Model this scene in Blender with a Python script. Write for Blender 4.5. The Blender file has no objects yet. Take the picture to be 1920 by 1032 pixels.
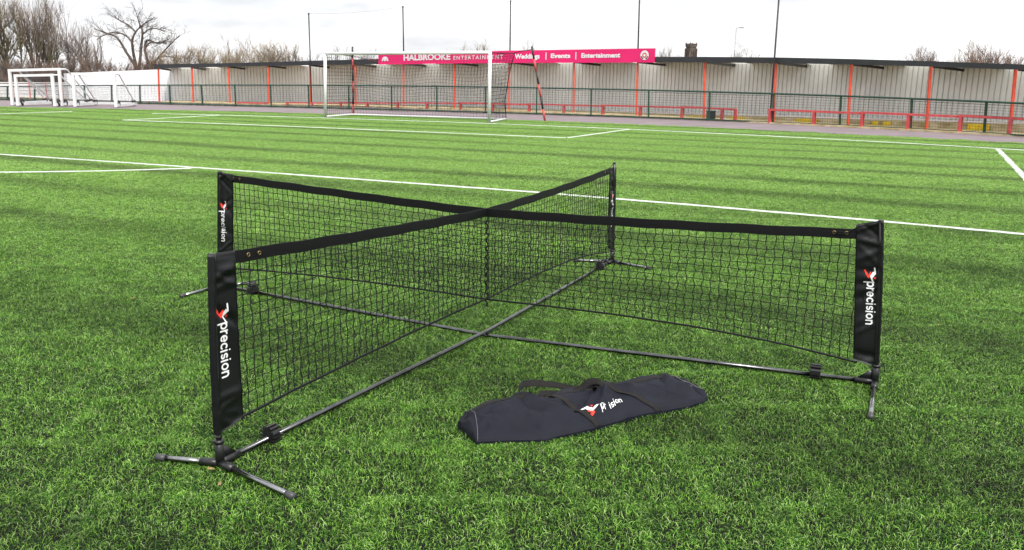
import bpy, math, random
from mathutils import Vector, Matrix
random.seed(7)
R = math.radians

# ------------------------------------------------------------------ camera, sky, sun, exposure
scn = bpy.context.scene
C = scn.collection
CAM_H = 1.5563
FPX = 1603.294            # focal length in pixels of a 1920 wide frame
AX = Vector((0.9999098, 0.0029769, 0.0130942))      # camera right
AY = Vector((0.0134283, -0.2216707, -0.9750291))    # camera down
AZ = Vector((0.0, 0.975117, -0.2216907))            # camera forward
cd = bpy.data.cameras.new('camera')
cam = bpy.data.objects.new('camera', cd)
C.objects.link(cam)
cam.matrix_world = Matrix(((AX.x, -AY.x, -AZ.x, 0), (AX.y, -AY.y, -AZ.y, 0), (AX.z, -AY.z, -AZ.z, CAM_H), (0, 0, 0, 1)))
cd.sensor_width = 36
cd.lens = 36 * FPX / 1920
cd.clip_end = 3000
cd.dof.use_dof = True
cd.dof.focus_distance = 4.6
cd.dof.aperture_fstop = 14
scn.camera = cam

SUN_EL, SUN_AZ = R(52), R(155)
w = bpy.data.worlds.new('World')
scn.world = w
w.use_nodes = True
nt = w.node_tree
nt.nodes.clear()
def wn(t, **k):
    n = nt.nodes.new(t)
    for a, b in k.items(): setattr(n, a, b)
    return n
out = wn('ShaderNodeOutputWorld')
bg = wn('ShaderNodeBackground')
sky = wn('ShaderNodeTexSky', sky_type='NISHITA', sun_disc=False, sun_elevation=SUN_EL, sun_rotation=SUN_AZ)
tc = wn('ShaderNodeTexCoord')
sep = wn('ShaderNodeSeparateXYZ')
nt.links.new(tc.outputs['Generated'], sep.inputs[0])
# overcast sky: luminance rises from horizon to zenith (CIE overcast)
mr = wn('ShaderNodeMapRange')
for i, v in ((1, 0.0), (2, 1.0), (3, 7.6), (4, 12.0)): mr.inputs[i].default_value = v
nt.links.new(sep.outputs['Z'], mr.inputs[0])
mp = wn('ShaderNodeMapping')
mp.inputs['Scale'].default_value = (1.6, 1.6, 7)
nt.links.new(tc.outputs['Generated'], mp.inputs['Vector'])
nz = wn('ShaderNodeTexNoise')
nz.inputs['Scale'].default_value = 2.2; nz.inputs['Detail'].default_value = 5; nz.inputs['Roughness'].default_value = .55
nt.links.new(mp.outputs[0], nz.inputs['Vector'])
cr = wn('ShaderNodeValToRGB')
cr.color_ramp.elements[0].position = .34; cr.color_ramp.elements[0].color = (.455, .465, .49, 1)
cr.color_ramp.elements[1].position = .66; cr.color_ramp.elements[1].color = (.90, .90, .91, 1)
nt.links.new(nz.outputs[0], cr.inputs[0])
ml = wn('ShaderNodeVectorMath', operation='SCALE')
nt.links.new(cr.outputs[0], ml.inputs[0]); nt.links.new(mr.outputs[0], ml.inputs['Scale'])
mx = wn('ShaderNodeMix', data_type='RGBA')
mx.inputs[0].default_value = .96
nt.links.new(sky.outputs[0], mx.inputs[6]); nt.links.new(ml.outputs[0], mx.inputs[7])
nt.links.new(mx.outputs[2], bg.inputs[0])
bg.inputs[1].default_value = .1
nt.links.new(bg.outputs[0], out.inputs[0])

sd = bpy.data.lights.new('sun', 'SUN')
sd.energy = 1.7; sd.angle = R(10); sd.color = (1, .96, .9)
so = bpy.data.objects.new('sun', sd)
C.objects.link(so)
so.rotation_euler = (R(90) - SUN_EL, 0, R(180) - SUN_AZ)
scn.view_settings.view_transform = 'Standard'
scn.view_settings.look = 'None'
scn.view_settings.gamma = 1
scn.view_settings.exposure = 1.05
scn.cycles.use_denoising = True
scn.cycles.max_bounces = 6
scn.cycles.diffuse_bounces = 3
scn.cycles.transparent_max_bounces = 6
scn.cycles.caustics_reflective = False
scn.cycles.caustics_refractive = False

def at(px, py, Y):                # the world point at distance Y seen at a pixel of the 1920 wide frame
    d = AX * ((px - 960) / FPX) + AY * ((py - 516) / FPX) + AZ
    t = Y / d.y
    return Vector((d.x * t, Y, CAM_H + d.z * t))

# ------------------------------------------------------------------ materials
def mat(name, col, rough=.6, var=.12, scale=6, metal=0, spec=.5, bump=0, bscale=60, col2=None, w=(.35, .65), detail=4, sheen=0):
    m = bpy.data.materials.new(name)
    m.use_nodes = True
    t = m.node_tree
    b = t.nodes['Principled BSDF']
    b.inputs['Roughness'].default_value = rough
    b.inputs['Metallic'].default_value = metal
    b.inputs['Specular IOR Level'].default_value = spec
    if sheen:
        b.inputs['Sheen Weight'].default_value = sheen
    co = t.nodes.new('ShaderNodeTexCoord')
    n = t.nodes.new('ShaderNodeTexNoise')
    n.inputs['Scale'].default_value = scale; n.inputs['Detail'].default_value = detail
    t.links.new(co.outputs['Object'], n.inputs['Vector'])
    r = t.nodes.new('ShaderNodeValToRGB')
    r.color_ramp.elements[0].position, r.color_ramp.elements[1].position = w
    c2 = col2 or tuple(c * (1 + var) for c in col)
    c1 = col if col2 else tuple(c * (1 - var) for c in col)
    r.color_ramp.elements[0].color = (*c1, 1); r.color_ramp.elements[1].color = (*c2, 1)
    t.links.new(n.outputs[0], r.inputs[0])
    t.links.new(r.outputs[0], b.inputs['Base Color'])
    if bump:
        n2 = t.nodes.new('ShaderNodeTexNoise'); n2.inputs['Scale'].default_value = bscale; n2.inputs['Detail'].default_value = 3
        t.links.new(co.outputs['Object'], n2.inputs['Vector'])
        bp = t.nodes.new('ShaderNodeBump'); bp.inputs['Strength'].default_value = bump; bp.inputs['Distance'].default_value = .02
        t.links.new(n2.outputs[0], bp.inputs['Height']); t.links.new(bp.outputs[0], b.inputs['Normal'])
    return m

M = dict(
    fabric=mat('black_fabric', (.0035, .0035, .0048), .40, .15, 9, spec=.42, bump=.15, bscale=900),
    tape=mat('black_tape', (.0035, .0035, .004), .55, .15, 20, spec=.26, bump=.2, bscale=700),
    cord=mat('black_cord', (.005, .005, .005), .7, .2, 30, spec=.3),
    tube=mat('dark_grey_metal', (.115, .115, .12), .22, .25, 14, metal=1),
    legtube=mat('grey_metal', (.30, .30, .31), .2, .25, 14, metal=1),
    tubeblk=mat('black_coated_metal', (.012, .012, .013), .32, .2, 14, spec=.6),
    plastic=mat('black_plastic', (.012, .012, .013), .38, .15, 30, spec=.5),
    cap=mat('grey_plastic', (.05, .05, .053), .45, .15, 30),
    brass=mat('brass', (.24, .185, .09), .35, .15, 30, metal=.9),
    white=mat('white_print', (.82, .82, .82), .6, .03, 40),
    red=mat('red_print', (.72, .035, .015), .55, .06, 40),
    bag=mat('navy_bag_fabric', (.0095, .0105, .0175), .6, .12, 12, spec=.16, bump=.25, bscale=500),
    web=mat('black_webbing', (.009, .0075, .0065), .7, .2, 80, spec=.3, bump=.3, bscale=500),
    piping=mat('grey_piping', (.085, .085, .09), .4, .15, 40),
    paint=mat('white_paint', (.80, .80, .80), .4, .05, 3),
    postred=mat('orange_red_paint', (.68, .085, .04), .45, .12, 5),
    benchred=mat('crimson_paint', (.56, .075, .08), .5, .18, 7),
    railgreen=mat('green_paint', (.006, .05, .03), .45, .2, 6),
    wire=mat('green_wire', (.055, .085, .072), .5, .2, 6),
    wall=mat('white_cladding', (.80, .815, .83), .5, .07, .9, detail=8, col2=(.90, .91, .92)),
    fascia=mat('black_fascia', (.024, .025, .028), .5, .15, 2),
    under=mat('dark_roof_sheet', (.5, .49, .47), .7, .25, 2),
    concrete=mat('mossy_concrete', (.36, .28, .13), .9, .3, 2.2, col2=(.66, .56, .36), bump=.3, bscale=20),
    kerb=mat('grey_concrete', (.14, .13, .10), .9, .3, 3, col2=(.30, .28, .23), bump=.3, bscale=20),
    yellow=mat('worn_yellow_paint', (.62, .42, .02), .8, .3, 5, col2=(.80, .60, .03), w=(.3, .6)),
    track=mat('pinkish_tarmac', (.205, .165, .175), .9, .12, .8, bump=.2, bscale=80, detail=8),
    soil=mat('rubber_crumb', (.006, .006, .0055), .95, .4, 300, spec=.1, col2=(.018, .017, .014), bump=.5, bscale=400),
    ground=mat('grass_field', (.07, .09, .04), .95, .3, .3),
    pink=mat('magenta_board', (.80, .009, .155), .45, .05, 1.5),
    bark=mat('bark', (.125, .10, .085), .9, .3, 3),
    barkgreen=mat('mossy_bark', (.10, .095, .04), .9, .35, 1.2, col2=(.085, .068, .055)),
    twig=mat('brown_twigs', (.21, .165, .14), .9, .3, .6),
    twiggreen=mat('olive_twigs', (.17, .15, .05), .9, .3, .5, col2=(.16, .115, .09)),
    twigtan=mat('tan_twigs', (.28, .22, .14), .9, .25, .6),
    twigrust=mat('rusty_twigs', (.17, .105, .07), .9, .25, .6),
    stone=mat('dark_sandstone', (.07, .052, .045), .95, .35, .35, col2=(.13, .10, .085), bump=.4, bscale=3),
    louvre=mat('dark_louvre', (.015, .014, .013), .9, .2, 2),
    brick=mat('red_brick', (.20, .09, .06), .9, .3, 3),
    slate=mat('slate', (.07, .07, .08), .8, .3, 3),
    rubber=mat('black_rubber', (.012, .012, .012), .7, .2, 20),
    rednet=mat('red_cord', (.35, .03, .035), .7, .2, 30),
    steel=mat('galvanised_steel', (.32, .33, .35), .5, .15, 3, metal=.4),
    line=mat('white_turf', (.62, .65, .60), .8, .12, 60, bump=.6, bscale=300),
    netpole=mat('weathered_black_pole', (.022, .022, .026), .5, .2, 3),
    woodwall=mat('white_boards', (.72, .72, .71), .6, .06, 1.5),
    palered=mat('faded_red_paint', (.62, .22, .21), .6, .15, 4),
)
# roof light sheet lets daylight through
m = bpy.data.materials.new('translucent_roof_sheet'); m.use_nodes = True
t = m.node_tree; t.nodes.clear()
o_ = t.nodes.new('ShaderNodeOutputMaterial'); a_ = t.nodes.new('ShaderNodeBsdfTranslucent'); b_ = t.nodes.new('ShaderNodeBsdfDiffuse'); x_ = t.nodes.new('ShaderNodeMixShader')
n_ = t.nodes.new('ShaderNodeTexNoise'); n_.inputs['Scale'].default_value = 2
r_ = t.nodes.new('ShaderNodeValToRGB'); r_.color_ramp.elements[0].color = (.62, .61, .54, 1); r_.color_ramp.elements[1].color = (.84, .84, .78, 1)
t.links.new(n_.outputs[0], r_.inputs[0]); t.links.new(r_.outputs[0], a_.inputs[0]); b_.inputs[0].default_value = (.6, .59, .5, 1); x_.inputs[0].default_value = .25
t.links.new(a_.outputs[0], x_.inputs[1]); t.links.new(b_.outputs[0], x_.inputs[2]); t.links.new(x_.outputs[0], o_.inputs[0])
M['rooflight'] = m

# artificial grass fibre: lime and dark fibres, brushed in bands that run along the goal line
GL_ANG = R(-26.0)
m = bpy.data.materials.new('grass_fibre'); m.use_nodes = True
t = m.node_tree; t.nodes.clear()
def gn_(tp, **k):
    n = t.nodes.new(tp)
    for a, b in k.items(): setattr(n, a, b)
    return n
geo = gn_('ShaderNodeNewGeometry')
rot = gn_('ShaderNodeMapping'); rot.inputs['Rotation'].default_value = (0, 0, -GL_ANG)
t.links.new(geo.outputs['Position'], rot.inputs['Vector'])
def noise(vec_scale, scale, detail, rough=.5):
    a = gn_('ShaderNodeMapping'); a.inputs['Scale'].default_value = vec_scale
    t.links.new(rot.outputs[0], a.inputs['Vector'])
    n = gn_('ShaderNodeTexNoise'); n.inputs['Scale'].default_value = scale; n.inputs['Detail'].default_value = detail; n.inputs['Roughness'].default_value = rough
    t.links.new(a.outputs[0], n.inputs['Vector'])
    return n.outputs[0]
def ramp(src, p0, p1, c0=0, c1=1):
    r = gn_('ShaderNodeMapRange'); r.interpolation_type = 'SMOOTHSTEP'
    for i, v in ((1, p0), (2, p1), (3, c0), (4, c1)): r.inputs[i].default_value = v
    t.links.new(src, r.inputs[0])
    return r.outputs[0]
def mathn(op, a, b):
    n = gn_('ShaderNodeMath', operation=op)
    for i, v in ((0, a), (1, b)):
        if isinstance(v, (int, float)): n.inputs[i].default_value = v
        else: t.links.new(v, n.inputs[i])
    return n.outputs[0]
sp3 = gn_('ShaderNodeSeparateXYZ'); t.links.new(rot.outputs[0], sp3.inputs[0])
ph = mathn('ADD', mathn('MULTIPLY', sp3.outputs['Y'], 1/2.2), -10.4/2.2)
ph = mathn('ADD', ph, mathn('MULTIPLY', mathn('SUBTRACT', noise((.12, .25, 0), 1.0, 2), .5), .55))
tri = mathn('MULTIPLY', mathn('ABSOLUTE', mathn('SUBTRACT', mathn('FRACT', mathn('ADD', ph, .5), 0), .5), 0), 2)
streak = ramp(noise((.10, .6, 0), .9, 3, .5), .30, .58, .35, 1.0)
bands = mathn('SUBTRACT', 1.0, mathn('MULTIPLY', mathn('MULTIPLY', ramp(tri, .02, .52, 1.0, 0.0), streak), .48))
blotch = ramp(noise((.45, 1, 0), 2.6, 5, .65), .32, .52, .80, 1.0)
fine = ramp(noise((1, 1, 0), 11, 3), .3, .7, .72, 1.2)
tone = mathn('MULTIPLY', mathn('MULTIPLY', bands, blotch), fine)
att = gn_('ShaderNodeAttribute', attribute_name='tint')
cr2 = gn_('ShaderNodeValToRGB')
e = cr2.color_ramp.elements
e[0].position = 0; e[0].color = (.012, .052, .006, 1)
e[1].position = 1; e[1].color = (.44, .55, .26, 1)
x1 = e.new(.45); x1.color = (.055, .175, .013, 1)
x2 = e.new(.85); x2.color = (.28, .52, .065, 1)
t.links.new(att.outputs['Fac'], cr2.inputs[0])
sc_ = gn_('ShaderNodeVectorMath', operation='SCALE')
t.links.new(cr2.outputs[0], sc_.inputs[0]); t.links.new(tone, sc_.inputs['Scale'])
pb = gn_('ShaderNodeBsdfPrincipled'); pb.inputs['Roughness'].default_value = .45; pb.inputs['Specular IOR Level'].default_value = .22
t.links.new(sc_.outputs[0], pb.inputs['Base Color'])
tr = gn_('ShaderNodeBsdfTranslucent'); t.links.new(sc_.outputs[0], tr.inputs[0])
mxs = gn_('ShaderNodeMixShader'); mxs.inputs[0].default_value = .06
t.links.new(pb.outputs[0], mxs.inputs[1]); t.links.new(tr.outputs[0], mxs.inputs[2])
om = gn_('ShaderNodeOutputMaterial'); t.links.new(mxs.outputs[0], om.inputs[0])
M['fibre'] = m

# ------------------------------------------------------------------ mesh helpers
class MB:
    def __init__(s): s.v = []; s.f = []
    def quad(s, a, b, c, d):
        n = len(s.v); s.v += [tuple(a), tuple(b), tuple(c), tuple(d)]; s.f.append((n, n+1, n+2, n+3))
    def box(s, c, sx, sy, sz, ux=(1, 0, 0), uy=(0, 1, 0), uz=(0, 0, 1), bev=0):
        c, ux, uy, uz = Vector(c), Vector(ux), Vector(uy), Vector(uz)
        n = len(s.v)
        for k in (-1, 1):
            for i, j in ((-1, -1), (1, -1), (1, 1), (-1, 1)):
                s.v.append(tuple(c + ux * (i*sx/2) + uy * (j*sy/2) + uz * (k*sz/2)))
        for q in ((3, 2, 1, 0), (4, 5, 6, 7), (0, 1, 5, 4), (1, 2, 6, 5), (2, 3, 7, 6), (3, 0, 4, 7)):
            s.f.append(tuple(n + i for i in q))
        return s
    def beam(s, a, b, wd, ht, up=(0, 0, 1)):          # rectangular bar from a to b
        a, b = Vector(a), Vector(b); d = b - a; L = d.length; d.normalize()
        up = Vector(up)
        if abs(d.dot(up)) > .99: up = Vector((0, 1, 0))
        sd = d.cross(up).normalized(); u2 = sd.cross(d)
        return s.box((a + b) / 2, L, wd, ht, d, sd, u2)
    def tube(s, pts, r, n=8, caps=True, r2=None):
        pts = [Vector(p) for p in pts]; N = len(pts)
        base = len(s.v)
        prev = None
        for i, p in enumerate(pts):
            d = (pts[min(i+1, N-1)] - pts[max(i-1, 0)])
            if d.length < 1e-9: d = Vector((0, 0, 1))
            d.normalize()
            if prev is None:
                a = Vector((0, 0, 1)) if abs(d.z) < .9 else Vector((1, 0, 0))
                x = d.cross(a).normalized()
            else:
                x = (prev - d * prev.dot(d)).normalized()
            prev = x; y = d.cross(x)
            rr = r if r2 is None else r + (r2 - r) * i / max(1, N-1)
            for k in range(n):
                an = 2 * math.pi * k / n
                s.v.append(tuple(p + x * (rr * math.cos(an)) + y * (rr * math.sin(an))))
        for i in range(N-1):
            for k in range(n):
                a = base + i*n + k; b = base + i*n + (k+1) % n
                s.f.append((a, b, b+n, a+n))
        if caps and n > 2:
            s.f.append(tuple(base + k for k in reversed(range(n))))
            s.f.append(tuple(base + (N-1)*n + k for k in range(n)))
        return s
    def prism(s, poly, vec):                           # extrude a closed outline along vec
        vec = Vector(vec); n = len(s.v); k = len(poly)
        s.v += [tuple(Vector(p)) for p in poly] + [tuple(Vector(p) + vec) for p in poly]
        s.f.append(tuple(n + i for i in reversed(range(k)))); s.f.append(tuple(n + k + i for i in range(k)))
        for i in range(k):
            j = (i+1) % k; s.f.append((n+i, n+j, n+k+j, n+k+i))
        return s
    def grid(s, rows):                                 # rows of points -> quads
        n = len(s.v); m_ = len(rows[0])
        for r_ in rows: s.v += [tuple(p) for p in r_]
        for i in range(len(rows)-1):
            for j in range(m_-1):
                a = n + i*m_ + j; s.f.append((a, a+1, a+m_+1, a+m_))
        return s
    def build(s, name, material, parent=None, smooth=False, origin=None):
        me = bpy.data.meshes.new(name)
        v = s.v
        o = bpy.data.objects.new(name, me)
        off = Vector((0, 0, 0))
        if parent is not None: off = Vector(parent.get('_w', (0, 0, 0)))
        elif origin is not None: off = Vector(origin); o.location = off
        me.from_pydata([(p[0]-off.x, p[1]-off.y, p[2]-off.z) for p in v], [], s.f)
        me.materials.append(material)
        if smooth:
            for p in me.polygons: p.use_smooth = True
        me.update()
        C.objects.link(o)
        if parent is not None:
            o.parent = parent
            if parent.type == 'MESH': o['_w'] = tuple(off)
            else: o['_w'] = tuple(off)
        else: o['_w'] = tuple(off)
        return o
def thing(name, label, cat, loc=(0, 0, 0), group=None):
    o = bpy.data.objects.new(name, None); C.objects.link(o)
    o.location = loc; o['_w'] = tuple(loc); o.empty_display_size = .1
    return tag(o, label, cat, group)
def tag(o, label, cat, group=None):
    o['label'] = label; o['category'] = cat
    if group: o['group'] = group
    return o
def struct(o): o['kind'] = 'structure'; return o
def lerp(a, b, t): return a + (b - a) * t
def plerp(pts, t):                                     # t in 0..1 over evenly numbered stations
    x = t * (len(pts)-1); i = min(int(x), len(pts)-2)
    return Vector(pts[i]).lerp(Vector(pts[i+1]), x - i)
def spline(pts, n):                                    # Catmull-Rom through pts
    pts = [Vector(p) for p in pts]; o = []
    P = [pts[0]*2 - pts[1]] + pts + [pts[-1]*2 - pts[-2]]
    for i in range(1, len(P)-2):
        for k in range(n):
            t_ = k / n; a, b, c, d = P[i-1], P[i], P[i+1], P[i+2]
            o.append(.5*((2*b) + (c-a)*t_ + (2*a-5*b+4*c-d)*t_*t_ + (-a+3*b-3*c+d)*t_**3))
    o.append(pts[-1]); return o

# ------------------------------------------------------------------ ground, track, pitch
g_ = MB(); g_.quad((-900, -300, -.06), (900, -300, -.06), (900, 1500, -.06), (-900, 1500, -.06))
struct(g_.build('ground', M['ground']))
FENCE = [(-33.242, 54.176, -33.149, .743), (-30.987, 53.259, -30.893, .803), (-28.872, 52.433, -28.777, .856), (-26.997, 51.728, -26.935, .9), (-25.147, 51.055, -25.118, .941), (-23.282, 50.398, -23.224, .982), (-21.366, 49.742, -21.311, 1.02), (-19.385, 49.081, -19.35, 1.057), (-17.326, 48.407, -17.341, 1.091), (-15.276, 47.743, -15.268, 1.122), (-13.139, 47.053, -13.125, 1.151), (-10.922, 46.328, -10.917, 1.176), (-8.663, 45.57, -8.628, 1.198), (-6.298, 44.743, -6.29, 1.215), (-3.901, 43.851, -3.894, 1.227), (-1.421, 42.854, -1.429, 1.234), (1.074, 41.747, 1.063, 1.234), (3.578, 40.501, 3.549, 1.228), (6.047, 39.097, 6.0, 1.216), (8.423, 37.53, 8.38, 1.196), (10.663, 35.786, 10.612, 1.171), (12.71, 33.868, 12.65, 1.14), (14.523, 31.774, 14.453, 1.106), (16.033, 29.556, 15.978, 1.068), (17.219, 27.227, 17.158, 1.03), (18.3, 24.8, 18.24, 1.0)]
EDGE = [(-60, 48), (-40, 45.5), (-30, 43.4), (-26.695, 42.6), (-24.65, 42.0), (-21.863, 41.5), (-19.285, 41.14), (-16.64, 40.75), (-11.835, 39.846), (-8.518, 38.763), (-4.228, 37.3), (-.085, 35.4), (4.753, 32.735), (8.73, 29.9), (11.991, 27.165), (14.591, 24.725), (18.5, 20.8), (30, 9), (45, -6)]
tk = MB()
tp = [(-62, -20)] + EDGE
tk.v = [(-62, -25, -.03), (60, -25, -.03), (60, 70, -.03), (-62, 70, -.03)]; tk.f = [(0, 1, 2, 3)]
struct(tk.build('track', M['track']))
pm = MB(); es = spline([(x, y, 0) for x, y in EDGE], 4)
pm.grid([[Vector((p.x, p.y, 0)) for p in es], [Vector((lerp(-60, 45, i/(len(es)-1)), -14, 0)) for i in range(len(es))]])
pm.f = [tuple(reversed(f)) for f in pm.f]
struct(pm.build('pitch', M['soil']))

# turf: patches of single fibres, set down over the part of the pitch the camera can see
def patch(name, size, n, wid, hmin, hmax, seed, b1, b2):
    rnd = random.Random(seed); mb = MB(); tint = []
    for _ in range(n):
        x, y = rnd.uniform(-size/2, size/2), rnd.uniform(-size/2, size/2)
        a = rnd.uniform(0, 2*math.pi); h = rnd.uniform(hmin, hmax)
        lean = rnd.uniform(.3, 2.0) * h; b = a + rnd.uniform(-1.3, 1.3)
        ww = wid * rnd.uniform(.7, 1.25)
        c, s_ = math.cos(a), math.sin(a)
        p0 = Vector((x, y, -.004)); p1 = Vector((x + c*lean*.22, y + s_*lean*.22, h*.62))
        p2 = Vector((x + c*lean*.62 + math.cos(b)*lean*.1, y + s_*lean*.62 + math.sin(b)*lean*.1, h*.98))
        p3 = p2 + Vector((math.cos(b)*lean*.5, math.sin(b)*lean*.5, -h*rnd.uniform(-.12, .42)))
        sa = rnd.uniform(-.9, .9) + a + math.pi/2
        sd_ = Vector((math.cos(sa), math.sin(sa), rnd.uniform(-.3, .3)))
        k = len(mb.v)
        for p, f in ((p0, .5), (p1, .5), (p2, .45)):
            mb.v += [tuple(p - sd_*ww*f), tuple(p + sd_*ww*f)]
        mb.v.append(tuple(p3))
        mb.f += [(k, k+1, k+3, k+2), (k+2, k+3, k+5, k+4), (k+4, k+5, k+6)]
        tn = min(1, max(0, rnd.betavariate(b1, b2)))
        if rnd.random() < .05: tn = rnd.uniform(.85, 1)
        tint += [tn] * 7
    me = bpy.data.meshes.new(name); me.from_pydata(mb.v, [], mb.f)
    at_ = me.attributes.new('tint', 'FLOAT', 'POINT'); at_.data.foreach_set('value', tint)
    me.materials.append(M['fibre'])
    return bpy.data.objects.new(name, me)
turf_col = bpy.data.collections.new('turf_patches')
PS = .5
NEAR_N, FAR_N = 4, 2
for i in range(NEAR_N): turf_col.objects.link(patch('turf_patch_%s' % 'abcd'[i], PS*1.12, 7600, .0017, .006, .0175, 11+i, 1.15, 1.35))
for i in range(2): turf_col.objects.link(patch('turf_patch_%s' % 'ef'[i], PS*1.12, 6200, .0021, .007, .018, 51+i, 1.5, 1.3))
for i in range(2): turf_col.objects.link(patch('turf_patch_%s' % 'gh'[i], PS*1.12, 4600, .0030, .008, .019, 61+i, 2.1, 1.22))
for i in range(FAR_N): turf_col.objects.link(patch('turf_weave_%s' % 'ab'[i], PS*1.12, 3400, .0044, .009, .020, 31+i, 3.0, 1.15))
pts, rots, idx, scl = [], [], [], []
def inside(x, y):
    for (x0, y0), (x1, y1) in zip(EDGE, EDGE[1:]):
        if x0 <= x < x1: return y < lerp(y0, y1, (x-x0)/(x1-x0)) - .22
    return False
rnd = random.Random(5)
gy = 1.2
ny = 0
while gy < 44:
    half = (gy + 1.2) * .66 + 1.6
    gx = -math.floor(half / PS) * PS + (PS/2 if ny % 2 else 0)
    while gx < half:
        if inside(gx, gy):
            pts.append((gx + rnd.uniform(-.04, .04), gy + rnd.uniform(-.04, .04), 0)); rots.append((0, 0, rnd.randrange(4) * math.pi/2 + rnd.uniform(-.07, .07)))
            q_ = gy + rnd.uniform(-1.6, 1.6)
            idx.append(rnd.randrange(NEAR_N) if q_ < 6.5 else NEAR_N + rnd.randrange(2) if q_ < 9.5 else NEAR_N + 2 + rnd.randrange(2) if q_ < 13.5 else NEAR_N + 4 + rnd.randrange(FAR_N))
            scl.append((1.02, 1.02, rnd.uniform(.85, 1.12)))
        gx += PS
    gy += PS; ny += 1
me = bpy.data.meshes.new('artificial_grass'); me.from_pydata(pts, [], [])
for nm, tpv, dat, key in (('rot', 'FLOAT_VECTOR', [c for r_ in rots for c in r_], 'vector'), ('scl', 'FLOAT_VECTOR', [c for r_ in scl for c in r_], 'vector'), ('pidx', 'INT', idx, 'value')):
    a = me.attributes.new(nm, tpv, 'POINT'); a.data.foreach_set(key, dat)
turf = bpy.data.objects.new('artificial_grass', me); C.objects.link(turf)
me.materials.append(M['fibre'])
turf['kind'] = 'stuff'; turf['label'] = 'bright green artificial grass fibres covering the football pitch'; turf['category'] = 'grass'
ng = bpy.data.node_groups.new('lay_turf', 'GeometryNodeTree')
ng.interface.new_socket('Geometry', in_out='INPUT', socket_type='NodeSocketGeometry')
ng.interface.new_socket('Geometry', in_out='OUTPUT', socket_type='NodeSocketGeometry')
gi = ng.nodes.new('NodeGroupInput'); go = ng.nodes.new('NodeGroupOutput')
ip = ng.nodes.new('GeometryNodeInstanceOnPoints'); ci = ng.nodes.new('GeometryNodeCollectionInfo')
ci.inputs['Collection'].default_value = turf_col; ci.inputs['Separate Children'].default_value = True; ci.inputs['Reset Children'].default_value = True
ip.inputs['Pick Instance'].default_value = True
def na(nm, tp_):
    n = ng.nodes.new('GeometryNodeInputNamedAttribute'); n.data_type = tp_; n.inputs['Name'].default_value = nm
    return next(o for o in n.outputs if o.enabled)
ng.links.new(gi.outputs[0], ip.inputs['Points']); ng.links.new(ci.outputs[0], ip.inputs['Instance'])
ng.links.new(na('pidx', 'INT'), ip.inputs['Instance Index']); ng.links.new(na('rot', 'FLOAT_VECTOR'), ip.inputs['Rotation']); ng.links.new(na('scl', 'FLOAT_VECTOR'), ip.inputs['Scale'])
ng.links.new(ip.outputs[0], go.inputs[0])
md = turf.modifiers.new('lay', 'NODES'); md.node_group = ng

# white lines: ragged strips of white turf
def line(mb, a, b, wd, z=.0235, step=.12):
    a, b = Vector((*a, 0)), Vector((*b, 0)); d = b - a; L = d.length; d.normalize(); s_ = Vector((-d.y, d.x, 0))
    n = max(2, int(L / step)); rows = [[], [], []]
    for i in range(n+1):
        p = a + d * (L*i/n)
        for r_, o in zip(rows, (-.5, 0, .5)):
            r_.append(p + s_ * (wd*o + random.uniform(-.012, .012)) + Vector((0, 0, z + (.003 if o == 0 else -.010))))
    mb.grid(rows)
def polylines(mb, P, wd, **k):
    for a, b in zip(P, P[1:]): line(mb, a, b, wd, **k)
FRONT = [(-16, 20.6), (-12.561, 18.30), (-10.252, 17.15), (-6.977, 15.74), (-4.166, 14.455), (-1.721, 13.294), (.369, 12.302), (2.378, 11.209), (4.102, 10.21), (5.613, 9.272), (6.75, 8.55)]
def shrink(P): return [(x*.982, y*.982) for x, y in P]     # the strip lies on top of the fibres
ln = MB()
polylines(ln, shrink(FRONT), .095)
polylines(ln, shrink([(-5.621, 15.0), (-6.306, 14.617), (-6.985, 14.323), (-7.685, 14.128), (-8.376, 13.954), (-9.6, 13.62)]), .09)
polylines(ln, shrink([(-12.234, 36.155), (-12.563, 35.323), (-14.054, 31.136)]), .09)
polylines(ln, shrink([(-14.054, 31.136), (-8.677, 29.139), (-3.183, 26.677), (1.495, 24.6)]), .095)
polylines(ln, shrink([(1.495, 24.6), (3.942, 29.611)]), .13)
polylines(ln, shrink([(-15.351, 36.85), (-12.969, 36.475), (-10.847, 36.0), (-7.61, 34.997), (-.929, 32.282), (3.942, 29.611), (7.873, 26.816), (10.804, 24.435), (13.092, 22.145), (15.5, 19.5)]), .075)
polylines(ln, shrink([(-20.8, 33.6), (-19.96, 36.356), (-19.329, 38.0)]), .06)
polylines(ln, shrink([(12.52, 22.31), (9.095, 15.208), (7.31, 11.573), (6.2, 9.2)]), .125)
lo = ln.build('pitch_markings', M['line']); lo['kind'] = 'structure'

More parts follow.
